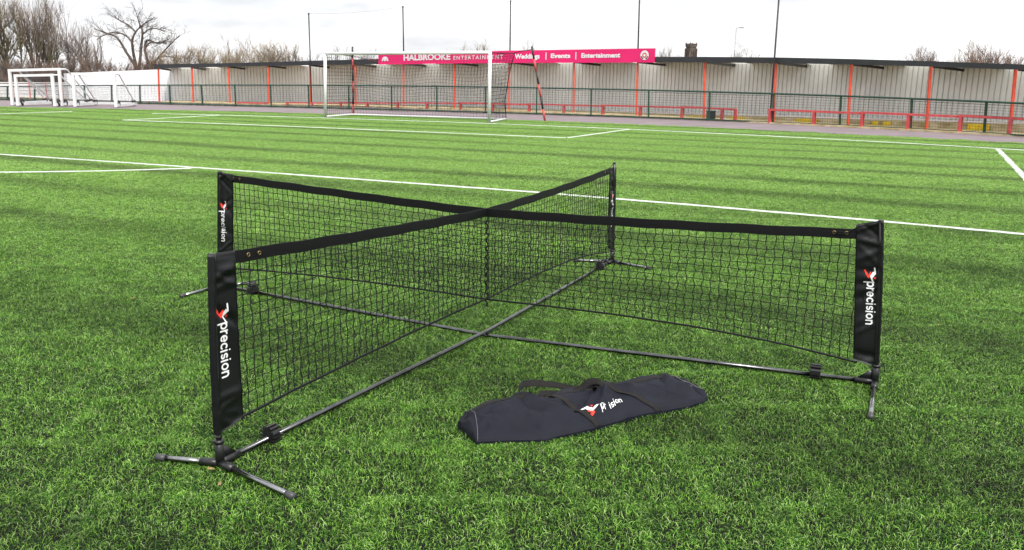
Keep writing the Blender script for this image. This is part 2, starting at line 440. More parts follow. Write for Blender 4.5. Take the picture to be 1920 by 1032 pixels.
# ------------------------------------------------------------------ football tennis net (the subject)
O2 = Vector((-.154, 5.081, 0))
POST_A, POST_B, POST_C, POST_D = Vector((-1.176, 3.218, 0)), Vector((1.924, 4.287, 0)), Vector((.873, 7.340, 0)), Vector((-2.19, 6.232, 0))
ZB = .029                                  # bar height
Z_TOP, Z_MID, Z_LOW, Z_LOWMID = .882, .811, .135, .25
net = thing('football_tennis_net', 'black cross shaped football tennis net with four sleeved posts, standing on the artificial grass', 'sports net', (O2.x, O2.y, 0))
def top_z(t_, X): return Z_MID + X.rise[0] * (max(0, t_) ** X.rise[1])          # t_ 0 at the crossing, 1 at the post
def low_z(t_, X): return Z_LOWMID - X.drop[0] * (max(0, t_) ** X.drop[1])
FW = .158                                   # sleeve width
TAPE = .052
class Arm:
    def __init__(s, P, lean):
        s.P = P; s.L = (O2 - P).length; s.u = (O2 - P).normalized(); s.n = Vector((-s.u.y, s.u.x, 0)); s.lean = lean
        if s.n.dot(Vector((0, -1, 0))) < 0: s.n = -s.n      # towards the side the camera is on
    rise = (.06, 1.9); drop = (.12, 2.6)
    def pt(s, d, z, off=0): return s.P + s.u * d + s.n * off + Vector((0, 0, z))
    r0, r1, pw = .125, .16, 2      # inner edge of the sleeve at its foot and head, how the pole bows
    def inner(s, z): return lerp(s.r0, s.r1, z / .88)
    def shift(s, z): return s.lean * (max(0, z) / .88) ** s.pw   # the pole bows towards the crossing
arms = {'A': Arm(POST_A, .030), 'B': Arm(POST_B, .054), 'C': Arm(POST_C, .035), 'D': Arm(POST_D, .077)}
for k_, a_, b_, c_ in (('A', .131, .140, 2), ('B', .107, .172, 1.5), ('C', .115, .155, 2), ('D', .137, .209, 1.06)): arms[k_].r0, arms[k_].r1, arms[k_].pw = a_, b_, c_
FOOT = {'A': ((-1.454, 3.272), (-.811, 2.947)), 'B': ((1.71, 3.812), (2.12, 4.74)), 'C': ((1.173, 7.073), (.542, 7.362)), 'D': ((-2.37, 5.93), (-1.97, 6.38))}
for k_, v_ in (('A', (.078, 1.35)), ('B', (.034, 2.3)), ('C', (.05, 2.2)), ('D', (.070, 1.2))): arms[k_].rise = v_
for k_, v_ in (('A', (.078, 1.7)), ('B', (.140, 2.9)), ('C', (.145, 3.0)), ('D', (.080, 2.3))): arms[k_].drop = v_
# base bars
for a, b, z in (('A', 'C', ZB + .012), ('B', 'D', ZB - .012)):
    p, q = arms[a].P, arms[b].P
    mid = O2 + Vector((0, 0, z))
    MB().tube([p + Vector((0, 0, ZB)), p.lerp(O2, .5) + Vector((0, 0, (z+ZB)/2)), mid, q.lerp(O2, .5) + Vector((0, 0, (z+ZB)/2)), q + Vector((0, 0, ZB))], .0112, 14).build('base_bar', M['tube'], net, True)
def fold(k, d, z):                          # creases of a hanging sleeve
    r_ = random.Random(k); v = 0
    for i in range(12):
        zc = r_.uniform(.12, .88); sl = r_.uniform(-.8, .8); wd = r_.uniform(.008, .020); am = r_.choice((-1, 1)) * r_.uniform(.004, .011)
        v += am * math.exp(-((z - zc - sl*(d - .08)) / wd) ** 2)
    return v + .004 * math.sin(d*28 + k) + .003 * math.sin(z*17 + k)
for ki, (nm, A) in enumerate(arms.items()):
    # pole, hub, legs
    MB().tube([A.pt(A.shift(z), z) for z in (.05, .2, .4, .6, .75, .888)], .0115, 12).build('post', M['tubeblk'], net, True)
    hub = MB()
    hub.tube([A.pt(0, .015), A.pt(0, .125)], .0185, 14).tube([A.pt(0, .112), A.pt(0, .126)], .021, 14)
    hub.tube([A.pt(-.012, ZB), A.pt(.10, ZB)], .0165, 12)
    hub.prism([A.pt(.012, .035, -.004), A.pt(.085, .045, -.004), A.pt(.012, .105, -.004)], A.n * .008)
    hb = hub.build('hub', M['plastic'], net, True)
    for fx, fy in FOOT[nm]:
        e_ = Vector((fx, fy, .021)); s0 = A.pt(0, ZB - .004); d_ = (e_ - s0).normalized()
        MB().tube([s0, s0 + d_*.085], .0172, 12).build('leg_socket', M['plastic'], net, True)
        lg = MB().tube([s0 + d_*.07, e_], .0112, 12).build('leg', M['legtube'], net, True)
        MB().tube([e_ - d_*.038, e_ + d_*.004], .0148, 12).build('end_cap', M['cap'], lg, True)
    # ribbed roller on the bar
    cp = MB(); c0, c1 = .272 if nm != 'D' else .31, .325 if nm != 'D' else .363
    if nm == 'A': c0, c1 = .262, .315
    if nm == 'C': c0, c1 = .29, .345
    zc = .043
    for k in range(12):
        an = 2*math.pi*k/12; dirv = A.n * math.cos(an) + Vector((0, 0, math.sin(an))); tn = A.n * -math.sin(an) + Vector((0, 0, math.cos(an)))
        cp.box(A.pt((c0+c1)/2, zc) + dirv*.030, c1-c0, .0098, .026, A.u, tn, dirv)
    cp.tube([A.pt(c0 + .004, zc), A.pt(c1 - .004, zc)], .030, 24)
    cp.tube([A.pt(c0 - .001, zc), A.pt(c0 + .004, zc)], .021, 20).tube([A.pt(c1 - .004, zc), A.pt(c1 + .001, zc)], .021, 20)
    cp.build('ribbed_clamp', M['plastic'], net)
    # sleeve (double cloth round the pole, hanging to a slanted hem)
    def sl(d, z, o, A=A, ki=ki): 
        q = min(1, d / .03)
        th = .0135 * math.sqrt(max(0, 1 - (1 - q) ** 2)) * (1 - q) + .0028 + .011 * max(0, 1 - abs(d - .0)/.035)
        L0 = A.shift(z) - .0135
        return A.pt(L0 + d/FW*(A.inner(z) - L0), z, o * th + fold(ki*7+3, d, z) * min(1, d/.04) * min(1, .25 + (FW - d)/.06) * .95)
    rows_f, rows_b = [], []
    NZ, ND = 64, 18
    for i in range(NZ+1):
        v_ = i / NZ; rf, rb = [], []
        for j in range(ND+1):
            d = FW * j / ND
            zl = (.142 if nm == 'A' else .112) + (.042 if nm in 'AC' else .026) * (d/FW) ** 1.1
            zt = (Z_TOP + .004 - {'A': .004, 'B': .028, 'C': 0, 'D': .012}[nm] * (d/FW) ** 1.3) if nm != 'C' else Z_TOP - .034
            z = lerp(zl, zt, v_)
            rf.append(sl(d, z, 1)); rb.append(sl(d, z, -1))
        rows_f.append(rf); rows_b.append(rb)
    mb = MB().grid(rows_f).grid(rows_b)
    n1 = (NZ+1)*(ND+1)
    def vi(i, j): return i*(ND+1) + j
    for i in range(NZ):
        for j in (0, ND): mb.f.append((vi(i, j), vi(i+1, j), n1+vi(i+1, j), n1+vi(i, j)))
    for j in range(ND):
        for i in (0, NZ): mb.f.append((vi(i, j), vi(i, j+1), n1+vi(i, j+1), n1+vi(i, j)))
    A.sleeve = mb.build('sleeve', M['fabric'], net, True)
    A.surf = sl
    # seam stitched down the inner edge
    MB().tube([sl(FW - .006, lerp(.16, .845, i/40), 1) + A.n*.001 for i in range(41)], .0011, 5).build('seam', M['tape'], A.sleeve, True)
    # cord from the pole head to the eyelets, and the eyelets
    for d in (.212, .272):
        zt = top_z(1 - d / A.L, A) - TAPE*.5
        for sg in (1, -1):
            c = A.pt(d, zt, sg*.0026); ring = MB()
            ring.tube([c + A.u*(.0075*math.cos(q)) + Vector((0, 0, .0075*math.sin(q))) for q in [2*math.pi*k/16 for k in range(17)]], .0028, 6, caps=False)
            ring.build('eyelet', M['brass'], net, True)
    head = A.pt(A.shift(.885), .884)
    e1, e2 = A.pt(.212, top_z(1 - .212/A.L, A) - TAPE*.5, .008), A.pt(.272, top_z(1-.272/A.L, A) - TAPE*.5, .008)
    if nm != 'A':
        MB().tube([head + Vector((0, 0, .003)), A.pt(.1, .872, .002), A.pt(.17, top_z(1-.17/A.L, A) + .002, .006), e1, A.pt(.24, e1.z + .006, .010), e2, A.pt(.235, e1.z - .008, .011), e1], .0028, 7).build('tie_cord', M['cord'], net, True)
        MB().tube([head + Vector((0, 0, -.004)), head + Vector((0, 0, .006))], .0135, 12).build('post_cap', M['plastic'], net, True)
    MB().tube([A.pt(-.012, .12), A.pt(-.03, .128), A.pt(-.042, .115), A.pt(-.04, .09)], .0022, 6).build('cord_loop', M['cord'], net, True)
# top tape: one band per net, doubled over
def band(a, b, foot=False):
    A, B = arms[a], arms[b]; P_ = []
    N = 60
    for s_, X in ((0, A), (1, B)):
        for i in range(N+1):
            f = i / N if s_ == 0 else 1 - i / N            # 0 at post
            if s_ == 1 and i == 0: continue
            q0 = X.r0 - .01 if foot else X.r1 - .012
            d = q0 + (X.L - q0) * f
            P_.append((X.P + X.u*d, 1 - d/X.L, X))
    return P_
for a, b, dz in (('A', 'C', .0), ('D', 'B', -.003)):
    tpm = MB(); low = MB(); P_ = band(a, b); n0 = arms[a].n
    secs = []
    for p, t_, X in P_:
        z = top_z(t_, X) + dz + .0016*math.sin(t_*40)
        q = [(-.0016, -TAPE), (-.0022, -TAPE*.5), (-.0020, -.002), (0, 0), (.0020, -.002), (.0022, -TAPE*.5), (.0016, -TAPE)]
        secs.append([p + n0*x + Vector((0, 0, z + y)) for x, y in q + [q[0]]])
    tpm.grid(secs).build('top_tape', M['tape'], net)
    MB().tube([p + Vector((0, 0, low_z(t_, X) + dz)) + n0*.002*math.sin(t_*30) for p, t_, X in band(a, b, True)], .0058, 6).build('bottom_cord', M['tape'], net, True)
    # knotted mesh of this net: wavy uprights, straight courses
    km = MB(); rr = random.Random(3)
    A, B = arms[a], arms[b]; total = A.L + B.L; cell = .046
    xa_, xb_ = A.r0 - .008, total - B.r0 + .008; n = int((xb_ - xa_) / cell)
    rows = 14
    def mp_(x, r_):                                        # x along, r_ 0..1 bottom to top
        X, d = (A, x) if x < A.L else (B, total - x)
        t_ = 1 - d/X.L
        return X.P + X.u*d + Vector((0, 0, lerp(low_z(t_, X), top_z(t_, X) - TAPE + .004, r_)))
    knots = []
    for i in range(n+1):
        x = xa_ + (xb_ - xa_) * i/n
        slack = .35 + .65*math.sin(math.pi * i/n)
        col_ = []
        for j in range(rows+1):
            wob = (.0075*slack) * (1 if (i + j) % 2 else -1) if 0 < j < rows else 0
            q = mp_(x + wob + rr.uniform(-.002, .002), j/rows + (rr.uniform(-.006, .006) if 0 < j < rows else 0))
            q += A.n * (rr.uniform(-.003, .003) if .25 < x < total - .25 else 0)
            col_.append(q)
        knots.append(col_)
    for i in range(n+1):
        P2 = []
        for j in range(rows):
            P2.append(knots[i][j])
            mid = (knots[i][j] + knots[i][j+1]) / 2
            P2.append(mid + A.u*(rr.uniform(-.0025, .0025)))
        P2.append(knots[i][rows])
        km.tube(P2, .0023, 4, caps=False)
    for j in range(1, rows):
        P2 = []
        for i in range(n+1):
            P2.append(knots[i][j])
            if i < n: P2.append((knots[i][j] + knots[i+1][j]) / 2 + Vector((0, 0, -.0022)))
        km.tube(P2, .0020, 4, caps=False)
    km.build('mesh', M['cord'], net)
# lacing that ties the two nets at the crossing
lc = MB(); P2 = []
for k in range(61):
    z = lerp(.215, .775, k/60); P2.append(O2 + Vector((.007*math.cos(k*1.1), .007*math.sin(k*1.1), z)))
lc.tube(P2, .0055, 5)
lc.tube([O2 + Vector((0, 0, .235)), O2 + Vector((.004, -.003, .20))], .005, 6)
lc.build('lacing', M['cord'], net, True)

# lettering: rounded strokes
def arc(cx, cy, rx, ry, a0, a1, n=14): return [(cx + rx*math.cos(R(a0 + (a1-a0)*i/n)), cy + ry*math.sin(R(a0 + (a1-a0)*i/n))) for i in range(n+1)]
GLYPH = {
    'p': (.86, [[(.1, 1), (.1, -.45)], arc(.45, .5, .35, .42, 0, 360, 22)]),
    'r': (.52, [[(.1, 0), (.1, 1)], [(.1, .55)] + arc(.48, .5, .36, .42, 160, 85, 8)]),
    'e': (.88, [[(.1, .5), (.78, .5)] + arc(.44, .5, .35, .42, 0, 318, 20)]),
    'c': (.80, [arc(.44, .5, .35, .42, 48, 312, 18)]),
    'i': (.28, [[(.1, 0), (.1, .92)], [(.1, 1.30), (.1, 1.31)]]),
    's': (.72, [arc(.36, .71, .26, .21, 35, 270, 10) + arc(.36, .29, .26, .21, 90, -145, 10)]),
    'o': (.90, [arc(.45, .5, .36, .42, 0, 360, 22)]),
    'n': (.82, [[(.1, 0), (.1, .92)], [(.1, .52)] + arc(.41, .52, .31, .40, 170, 0, 10) + [(.72, 0)]]),
}
def word(txt, gap=.14):
    x = 0; o = []
    for ch in txt:
        if ch == ' ': x += 1.0; continue
        wd, st_ = GLYPH[ch]
        for s_ in st_: o.append([(x + a, b) for a, b in s_])
        x += wd + gap
    return o, x - gap
def stroke(mb, pts, hw, f, lift0=0):          # ribbon with round ends; f maps (a, b, lift) to the world
    P2 = []
    for (x0, y0), (x1, y1) in zip(pts, pts[1:]):
        n = max(1, int(math.hypot(x1-x0, y1-y0) / .12))
        for k in range(n): P2.append((lerp(x0, x1, k/n), lerp(y0, y1, k/n)))
    P2.append(pts[-1])
    lf, rt = [], []
    for i, (x, y) in enumerate(P2):
        a, b = P2[max(0, i-1)], P2[min(len(P2)-1, i+1)]
        dx, dy = b[0]-a[0], b[1]-a[1]; L = math.hypot(dx, dy) or 1
        lf.append(f(x - dy/L*hw, y + dx/L*hw, lift0)); rt.append(f(x + dy/L*hw, y - dx/L*hw, lift0))
    mb.grid([lf, rt])
    if math.hypot(pts[0][0]-pts[-1][0], pts[0][1]-pts[-1][1]) > .02 or len(pts) == 2:
        for e_, o_ in ((0, 1), (-1, -2)):
            x, y = P2[e_]; n0 = len(mb.v)
            for k in range(10): mb.v.append(tuple(f(x + hw*math.cos(R(36*k)), y + hw*math.sin(R(36*k)), lift0 + .00025)))
            mb.f.append(tuple(n0 + k for k in range(10)))
FIG_WHITE = [[(.88, .97), (.93, .62)], [(.60, .43), (.79, .04)]]
FIG_BODY = [(.75, .75), (.86, .72), (.95, .62), (.93, .57), (.74, .36), (.63, .36), (.52, .46)]
FIG_RED = [[(.08, .80), (.27, .60)]]
FIG_LEGS = [(.12, .68), (.20, .64), (.37, .53), (.55, .74), (.64, .71), (.52, .40), (.45, .34), (.36, .34), (.15, .57)]
FIG_DOT = (.92, .36)
def emblem(parent, f, hw=.062):
    def face(mb, P2, lift):
        n0 = len(mb.v); mb.v += [tuple(f(x, y, lift)) for x, y in P2]; mb.f.append(tuple(n0 + k for k in range(len(P2))))
    w_ = MB()
    for i, s_ in enumerate(FIG_WHITE): stroke(w_, s_, hw, f, i*.0002)
    face(w_, FIG_BODY, .0007)
    r2_ = MB()
    for i, s_ in enumerate(FIG_RED): stroke(r2_, s_, hw*1.05, f, i*.0002)
    face(r2_, FIG_LEGS, .0005)
    dt_ = MB(); face(dt_, [(FIG_DOT[0] + .085*math.cos(2*math.pi*k/14), FIG_DOT[1] + .07*math.sin(2*math.pi*k/14)) for k in range(14)], .0009)
    dt_.build('red_dot', M['red'], parent)
    w_.build('white_emblem', M['white'], parent); r2_.build('red_emblem', M['red'], parent)
for nm, A in arms.items():
    poleleft = nm in 'AD'
    # h: distance from the left edge of the sleeve as the camera sees it
    def onsl(h, z, lift, A=A, poleleft=poleleft):
        d = h if poleleft else FW - h
        return A.surf(max(.004, min(FW - .003, d)), z, 1) + A.n * (.0016 + lift)
    h0 = {'A': .052, 'B': .069, 'C': .060, 'D': .036}[nm]; zt = {'A': .603, 'B': .566, 'C': .57, 'D': .60}[nm]
    strokes, wd = word('precision'); k = .228 / wd
    wm = MB()
    f = lambda a, b, l, h0=h0, zt=zt, k=k, on=onsl: on(h0 + b*.038, zt - a*k, l)
    for i, s_ in enumerate(strokes): stroke(wm, s_, .112, f, (i % 5)*.00012)
    wm.build('lettering', M['white'], A.sleeve)
    fe = lambda a, b, l, h0=h0, zt=zt, on=onsl: on(h0 - .020 + a*.070, zt - .008 + b*.082, l)
    emblem(A.sleeve, fe)

# ------------------------------------------------------------------ carry bag
bagF = [(-.215, 3.60), (-.146, 3.464), (-.013, 3.485), (.151, 3.507), (.347, 3.613), (.48, 3.705), (.616, 3.803), (.75, 3.865), (.867, 3.92), (.955, 3.985), (.992, 4.05)]
bagR = [(-.232, 3.63), (-.192, 3.66), (-.066, 3.75), (.058, 3.81), (.238, 3.872), (.40, 3.965), (.53, 4.022), (.66, 4.085), (.775, 4.14), (.842, 4.175), (.955, 4.135)]
bagH = [.034, .064, .078, .082, .086, .090, .086, .082, .078, .078, .042]
bF = [Vector((x, y, 0)) for x, y in bagF]; bR = [Vector((x, y, 0)) for x, y in bagR]
bag = thing('carry_bag', 'long black zipped carry bag with webbing handles lying on the grass before the net', 'bag', (.4, 3.85, 0))
rb = random.Random(12)
BAGCREASE = tuple((rb.uniform(.05, .98), rb.uniform(.2, .7), rb.uniform(-1.6, 1.6), rb.choice((-1, 1))*rb.uniform(.009, .022), rb.uniform(.008, .020)) for _ in range(22))
def bag_pt(t_, w_, lift=0):
    t_ = min(1, max(0, t_)); w_ = min(1, max(.002, w_))
    x = t_ * (len(bF)-1); i = min(int(x), len(bF)-2); q = x - i; q2 = q*q*(3-2*q)
    F = bF[i].lerp(bF[i+1], q); Rg = bR[i].lerp(bR[i+1], q); h = lerp(bagH[i], bagH[i+1], q2)
    B = F + (Rg - F) / .70
    p = F.lerp(B, w_)
    s_ = max(0., w_)
    if w_ < .07: zz = h*.34*math.sqrt(w_/.07)
    elif w_ < .62: zz = h*(.34 + .66*math.sin(math.pi/2*(w_-.07)/.55)**1.15)
    elif w_ < .78: zz = h*(1 - .06*(w_-.62)/.16)
    else: zz = h*.94*max(0, 1 - ((w_-.78)/.22)**2)
    wr = .009*math.sin(t_*21 + w_*5) * math.sin(w_*3.1) + .007*math.sin(t_*47 - w_*9 + 1) * math.sin(w_*3.1) + .005*math.sin(t_*9 + w_*17)*math.sin(w_*3.1)
    for tc_, wc, sl_, am, wd in BAGCREASE + ((.18, .4, .5, .012, .05), (.62, .5, -.9, -.012, .03), (.82, .5, .6, .014, .03), (.90, .45, -.5, -.016, .025), (.45, .75, .3, -.010, .03), (.30, .7, -.4, .010, .03), (.72, .55, .8, .012, .035)):
        wr += am * math.exp(-abs((t_ - tc_ - sl_*(w_ - wc)*.25)/wd)**1.3) * math.exp(-((w_ - wc)/.3)**2)
    return Vector((p.x, p.y, max(.012, .016 + zz + wr*(.4+.6*min(1, h/.08))) + lift))
bm_ = MB(); NT, NW = 170, 40
rows = [[bag_pt(i/NT, j/NW) for j in range(NW+1)] for i in range(NT+1)]
rows2 = [[Vector((p.x, p.y, .006)) for p in (r_[0], r_[-1])] for r_ in rows]
bm_.grid(rows); bm_.grid([[r_[0], q[0]] for r_, q in zip(rows, rows2)]); bm_.grid([[r_[-1], q[1]] for r_, q in zip(rows, rows2)])
for e_ in (0, -1):
    r_ = rows[e_]; bm_.grid([r_, [Vector((p.x, p.y, .006)) for p in r_]])
body = bm_.build('body', M['bag'], bag, True)
MB().tube([bag_pt(.105 + .012*math.sin(3*w_/20), w_/20, .0025) for w_ in range(0, 20)], .0019, 6).build('piping', M['piping'], bag, True)
MB().tube([bag_pt(.915 - .01*math.sin(w_/6), w_/20, .003) for w_ in range(6, 20)] , .0026, 6).build('piping', M['piping'], bag, True)
MB().tube([bag_pt(.90 + .09*w_/20, .52 - .25*w_/20, .003) for w_ in range(0, 21)], .0022, 6).build('piping', M['piping'], bag, True)
zr = []
for i in range(61):
    t_ = .06 + .86*i/60; zr.append([bag_pt(t_, .665, .0012), bag_pt(t_, .70, .0034), bag_pt(t_, .735, .0012)])
MB().grid(zr).build('zip', M['web'], bag, True)
def ribbon(name, path, hw, side):
    """flat webbing along path; side(i) gives the width direction"""
    a = []; b = []; c_ = []; d_ = []
    for i, p in enumerate(path):
        s_ = side(i/(len(path)-1)).normalized()
        tg = (path[min(i+1, len(path)-1)] - path[max(i-1, 0)]).normalized(); nn = tg.cross(s_).normalized() * .0011
        a.append(p - s_*hw + nn); b.append(p + s_*hw + nn); c_.append(p + s_*hw - nn); d_.append(p - s_*hw - nn)
    mb = MB().grid([a, b, c_, d_, a])
    return mb.build(name, M['web'], bag, True)
axd = (bF[8] - bF[2]).normalized(); upv = Vector((0, 0, 1)); acr = Vector((-axd.y, axd.x, 0))
for ts, te in ((.44, .365), (.67, .50)):                     # webbing sewn to the front panel
    ribbon('strap', [bag_pt(lerp(ts, te, i/24), lerp(.0, .72, i/24), .0045) for i in range(25)], .0165, lambda q: axd)
def loop(name, pts, hw, flat):
    Pn = spline(pts, 8)
    return ribbon(name, Pn, hw, lambda q: (axd if (q < .08 or q > .93) else (acr*flat + upv*.9 if .2 < q < .82 else axd.lerp(acr*flat + upv*.9, min(1, (q-.08)/.12) if q < .5 else min(1, (.93-q)/.11)))))
loop('handle', [bag_pt(.367, .66, .006), at(1019, 750, 3.80), at(1012, 741, 3.83), at(1032, 738, 3.89), at(1062, 739, 3.93), at(1086, 729, 3.95), at(1106, 716, 3.95), at(1124, 717, 3.93), at(1140, 736, 3.91), bag_pt(.512, .62, .006)], .0155, .5)
loop('handle', [bag_pt(.285, .70, .006), at(973, 744, 3.86), at(975, 727, 3.92), at(992, 719, 3.98), at(1040, 722, 4.02), at(1078, 730, 4.04), at(1098, 724, 4.01), at(1114, 719, 3.98), bag_pt(.52, .74, .006)], .0165, .35)
# print on the front panel, the middle of the word swallowed by a crease
strokes, wd = word('pr ision')
k = .155 / (wd)
wm = MB()
f = lambda a, b, l: bag_pt(.475 + a*.0132 + b*.002, .17 + .072*b + a*.006, .0035 + l)
wm2 = MB()
for i, s_ in enumerate(strokes): stroke(wm if i < 4 else wm2, s_, .10, f, (i % 5)*.0002)
wm.build('lettering', M['white'], body); wm2.build('lettering', M['white'], body)
emblem(body, lambda a, b, l: bag_pt(.415 + .055*(1 - b) + .004*a, .10 + .20*a, .004 + l), .07)

# ------------------------------------------------------------------ goal with net and its support poles
goal = thing('football_goal', 'full size white football goal with black net in front of the covered terrace', 'goal', (-4.2, 33.7, 0))
G1, G2 = Vector((-7.61, 34.997, 0)), Vector((-.929, 32.35, 0)); B1, B2 = Vector((-6.953, 37.378, 0)), Vector((-.318, 34.785, 0))
gz1, gz2 = 2.50, 2.55; gd = (G2 - G1).normalized(); gb = Vector((-gd.y, gd.x, 0))
T1, T2 = Vector((-7.53, 34.997, gz1)), Vector((-.91, 32.35, gz2))
MB().tube([G1, T1 + Vector((0, 0, -.0))], .062, 14).build('post', M['paint'], goal, True)
MB().tube([G2, T2], .062, 14).build('post', M['paint'], goal, True)
MB().tube([T1 - gd*.05, T2 + gd*.05], .06, 14).build('crossbar', M['paint'], goal, True)
MB().tube([G1 + Vector((0, 0, .05)), B1 + Vector((0, 0, .05)), B2 + Vector((0, 0, .05)), G2 + Vector((0, 0, .05))], .035, 10).build('ground_frame', M['paint'], goal, True)
R1, R2 = Vector((-6.86, 37.378, 2.50)), Vector((-.013, 34.785, 2.62))      # rear top corners of the net, roped to the poles
def netpanel(mb, P, n, m_, r_, sag=None):
    """P = four corners; net of n by m_ meshes"""
    def q(u, v):
        p = P[0].lerp(P[1], u).lerp(P[3].lerp(P[2], u), v)
        return p + (sag(u, v) if sag else Vector((0, 0, 0)))
    for i in range(n+1): mb.tube([q(i/n, k/10) for k in range(11)], r_, 3, caps=False)
    for j in range(m_+1): mb.tube([q(k/24, j/m_) for k in range(25)], r_, 3, caps=False)
nm_ = MB()
sgt = lambda u, v: Vector((0, 0, -.34 * math.sin(math.pi*u)**.8 * v - .06*math.sin(u*9)*v))
netpanel(nm_, [T1, T2, R2, R1], 44, 6, .0032, sgt)
sgr = lambda u, v: sgt(u, 1-v) + gb * (-.30*math.sin(math.pi*v)) + Vector((0, 0, .05*math.sin(u*14)*math.sin(math.pi*v)))
netpanel(nm_, [R1, R2, B2, B1], 50, 18, .0046, sgr)
netpanel(nm_, [T1, R1, B1, G1], 14, 18, .0055, lambda u, v: gd * (.10*math.sin(math.pi*v)*u) )
netpanel(nm_, [T2, R2, B2, G2], 14, 18, .0055, lambda u, v: gd * (-.22*math.sin(math.pi*v)*u))
nm_.build('net', M['cord'], goal)
rn = MB()
for k in range(5, 6):
    P2 = [T1.lerp(R1, .5 + k*.1).lerp(T2.lerp(R2, .5 + k*.1), u/24) + sgt(u/24, .5 + k*.1) for u in range(25)]
    rn.tube(P2, .008, 3, caps=False)
rn.build('red_net_edge', M['rednet'], goal)
def striped_pole(base, top, label):
    th = thing('support_pole', label, 'pole', base, 'red and black goal net poles')
    base, top = Vector(base), Vector(top); nb = 6
    for k in range(nb):
        a, b = base.lerp(top, k/nb), base.lerp(top, (k+1)/nb)
        MB().tube([a, b], .043 - .0008*k, 12).build('band', M['benchred'] if k % 2 == 0 else M['fascia'], th, True)
    return th
p1 = striped_pole((-6.93, 37.45, 0), (-6.89, 37.45, 2.87), 'upright red and black striped pole at the far left corner of the goal net')
p2 = striped_pole((1.226, 34.312, 0), (.647, 34.312, 2.86), 'leaning red and black striped pole standing right of the goal')
MB().tube([(-6.93, 37.45, 0), (-6.93, 37.45, .02)], .1, 12).build('foot_plate', M['steel'], p1)
MB().tube([(1.226, 34.312, 0), (1.226, 34.312, .02)], .1, 12).build('foot_plate', M['steel'], p2)
MB().tube([T2, T2.lerp(R2, .5) + Vector((0, 0, -.03)), R2, (.35, 34.55, 2.70), (.68, 34.30, 2.74)], .014, 5).build('net_rope', M['cord'], goal)
MB().tube([R2, R2.lerp(B2, .3) - gd*.12, R2.lerp(B2, .7) - gd*.16, B2], .018, 5).build('net_rope', M['cord'], goal)
MB().tube([R1, (-6.9, 37.44, 2.72)], .012, 5).build('net_rope', M['cord'], goal)

# ------------------------------------------------------------------ pitch fence
fence = thing('pitch_fence', 'green railing with wire mesh panels along the pitch side track', 'fence', (0, 42.3, 0))
for bx, by, tx, tz in FENCE:
    MB().beam((bx, by, 0), (tx, by, tz - .03), .07, .07, (0, 1, 0)).build('fence_post', M['railgreen'], fence)
MB().tube([(bx, by - .03, .035) for bx, by, tx, tz in FENCE], .03, 6).build('bottom_rail', M['railgreen'], fence)
MB().tube([(tx, by, tz) for bx, by, tx, tz in FENCE], .036, 8).build('top_rail', M['railgreen'], fence, True)
for (bx, by, tx, tz), (cx, cy, ux, uz) in zip(FENCE, FENCE[1:]):
    mb = MB(); L = math.hypot(cx-bx, cy-by); n = int(L / .1); a0, a1 = Vector((bx, by, .05)), Vector((cx, cy, .05)); t0, t1 = Vector((tx, by, tz-.09)), Vector((ux, cy, uz-.09))
    for i in range(1, n): mb.tube([a0.lerp(a1, i/n), t0.lerp(t1, i/n)], .0042, 3, caps=False)
    for j in range(11):
        q = j/10; mb.tube([a0.lerp(t0, q), a1.lerp(t1, q)], .0052 if j < 10 else .011, 3, caps=False)
    mb.build('mesh_panel', M['wire'], fence)

# ------------------------------------------------------------------ covered terrace (stand)
STAND = [(-21.434, 52.619, -21.342, 1.995), (-19.424, 52.716, -19.36, 2.064), (-17.157, 52.594, -17.14, 2.135), (-14.7, 52.218, -14.654, 2.207), (-12.054, 51.561, -12.012, 2.274), (-9.209, 50.59, -9.161, 2.338), (-6.259, 49.309, -6.238, 2.391), (-3.281, 47.744, -3.277, 2.434), (-.271, 45.884, -.287, 2.463), (2.963, 43.571, 2.931, 2.476), (5.795, 41.262, 5.746, 2.469), (8.471, 38.823, 8.377, 2.441), (10.869, 36.408, 10.785, 2.395), (13.077, 33.982, 12.967, 2.328), (15.044, 31.654, 14.946, 2.241), (16.828, 29.417, 16.721, 2.133), (18.449, 27.311, 18.35, 2.002)]
FTOP = [2.228, 2.287, 2.35, 2.435, 2.527, 2.617, 2.683, 2.725, 2.743, 2.738, 2.713, 2.684, 2.629, 2.54, 2.43, 2.31, 2.19]
NB = len(STAND)
SP = [Vector((s_[0], s_[1], 0)) for s_ in STAND]
def nrm(i):
    d = (SP[min(i+1, NB-1)] - SP[max(i-1, 0)]).normalized(); return Vector((-d.y, d.x, 0))
NR = [nrm(i) for i in range(NB)]
DEP = 2.4
stand = thing('spectator_stand', 'long covered football terrace with white clad back wall, black roof edge and orange red posts', 'stand', (0, 46, 0))
for i, s_ in enumerate(STAND):
    MB().beam((s_[0], s_[1], 0), (s_[2], s_[1], s_[3] + .1), .085, .085, (0, 1, 0)).build('roof_post', M['postred'], stand)
fs, ru, back = [], [], []
for i in range(NB):
    f0 = SP[i] - NR[i]*.12 + (Vector((STAND[i][2] - STAND[i][0], 0, 0)))
    z0, z1 = STAND[i][3], FTOP[i]
    fs.append([f0 + Vector((0, 0, z0)), f0 + Vector((0, 0, z1)), f0 + NR[i]*.05 + Vector((0, 0, z1)), f0 + NR[i]*.05 + Vector((0, 0, z0)), f0 + Vector((0, 0, z0))])
ends = [fs[0][0] - (SP[1]-SP[0]).normalized()*.22]
fs.insert(0, [p - (SP[1]-SP[0]).normalized()*.22 for p in fs[0]])
MB().grid(fs).build('fascia', M['fascia'], stand)
def roofz(i): return STAND[i][3] + .13, STAND[i][3] + .02      # front, back
rm, lmb = MB(), []
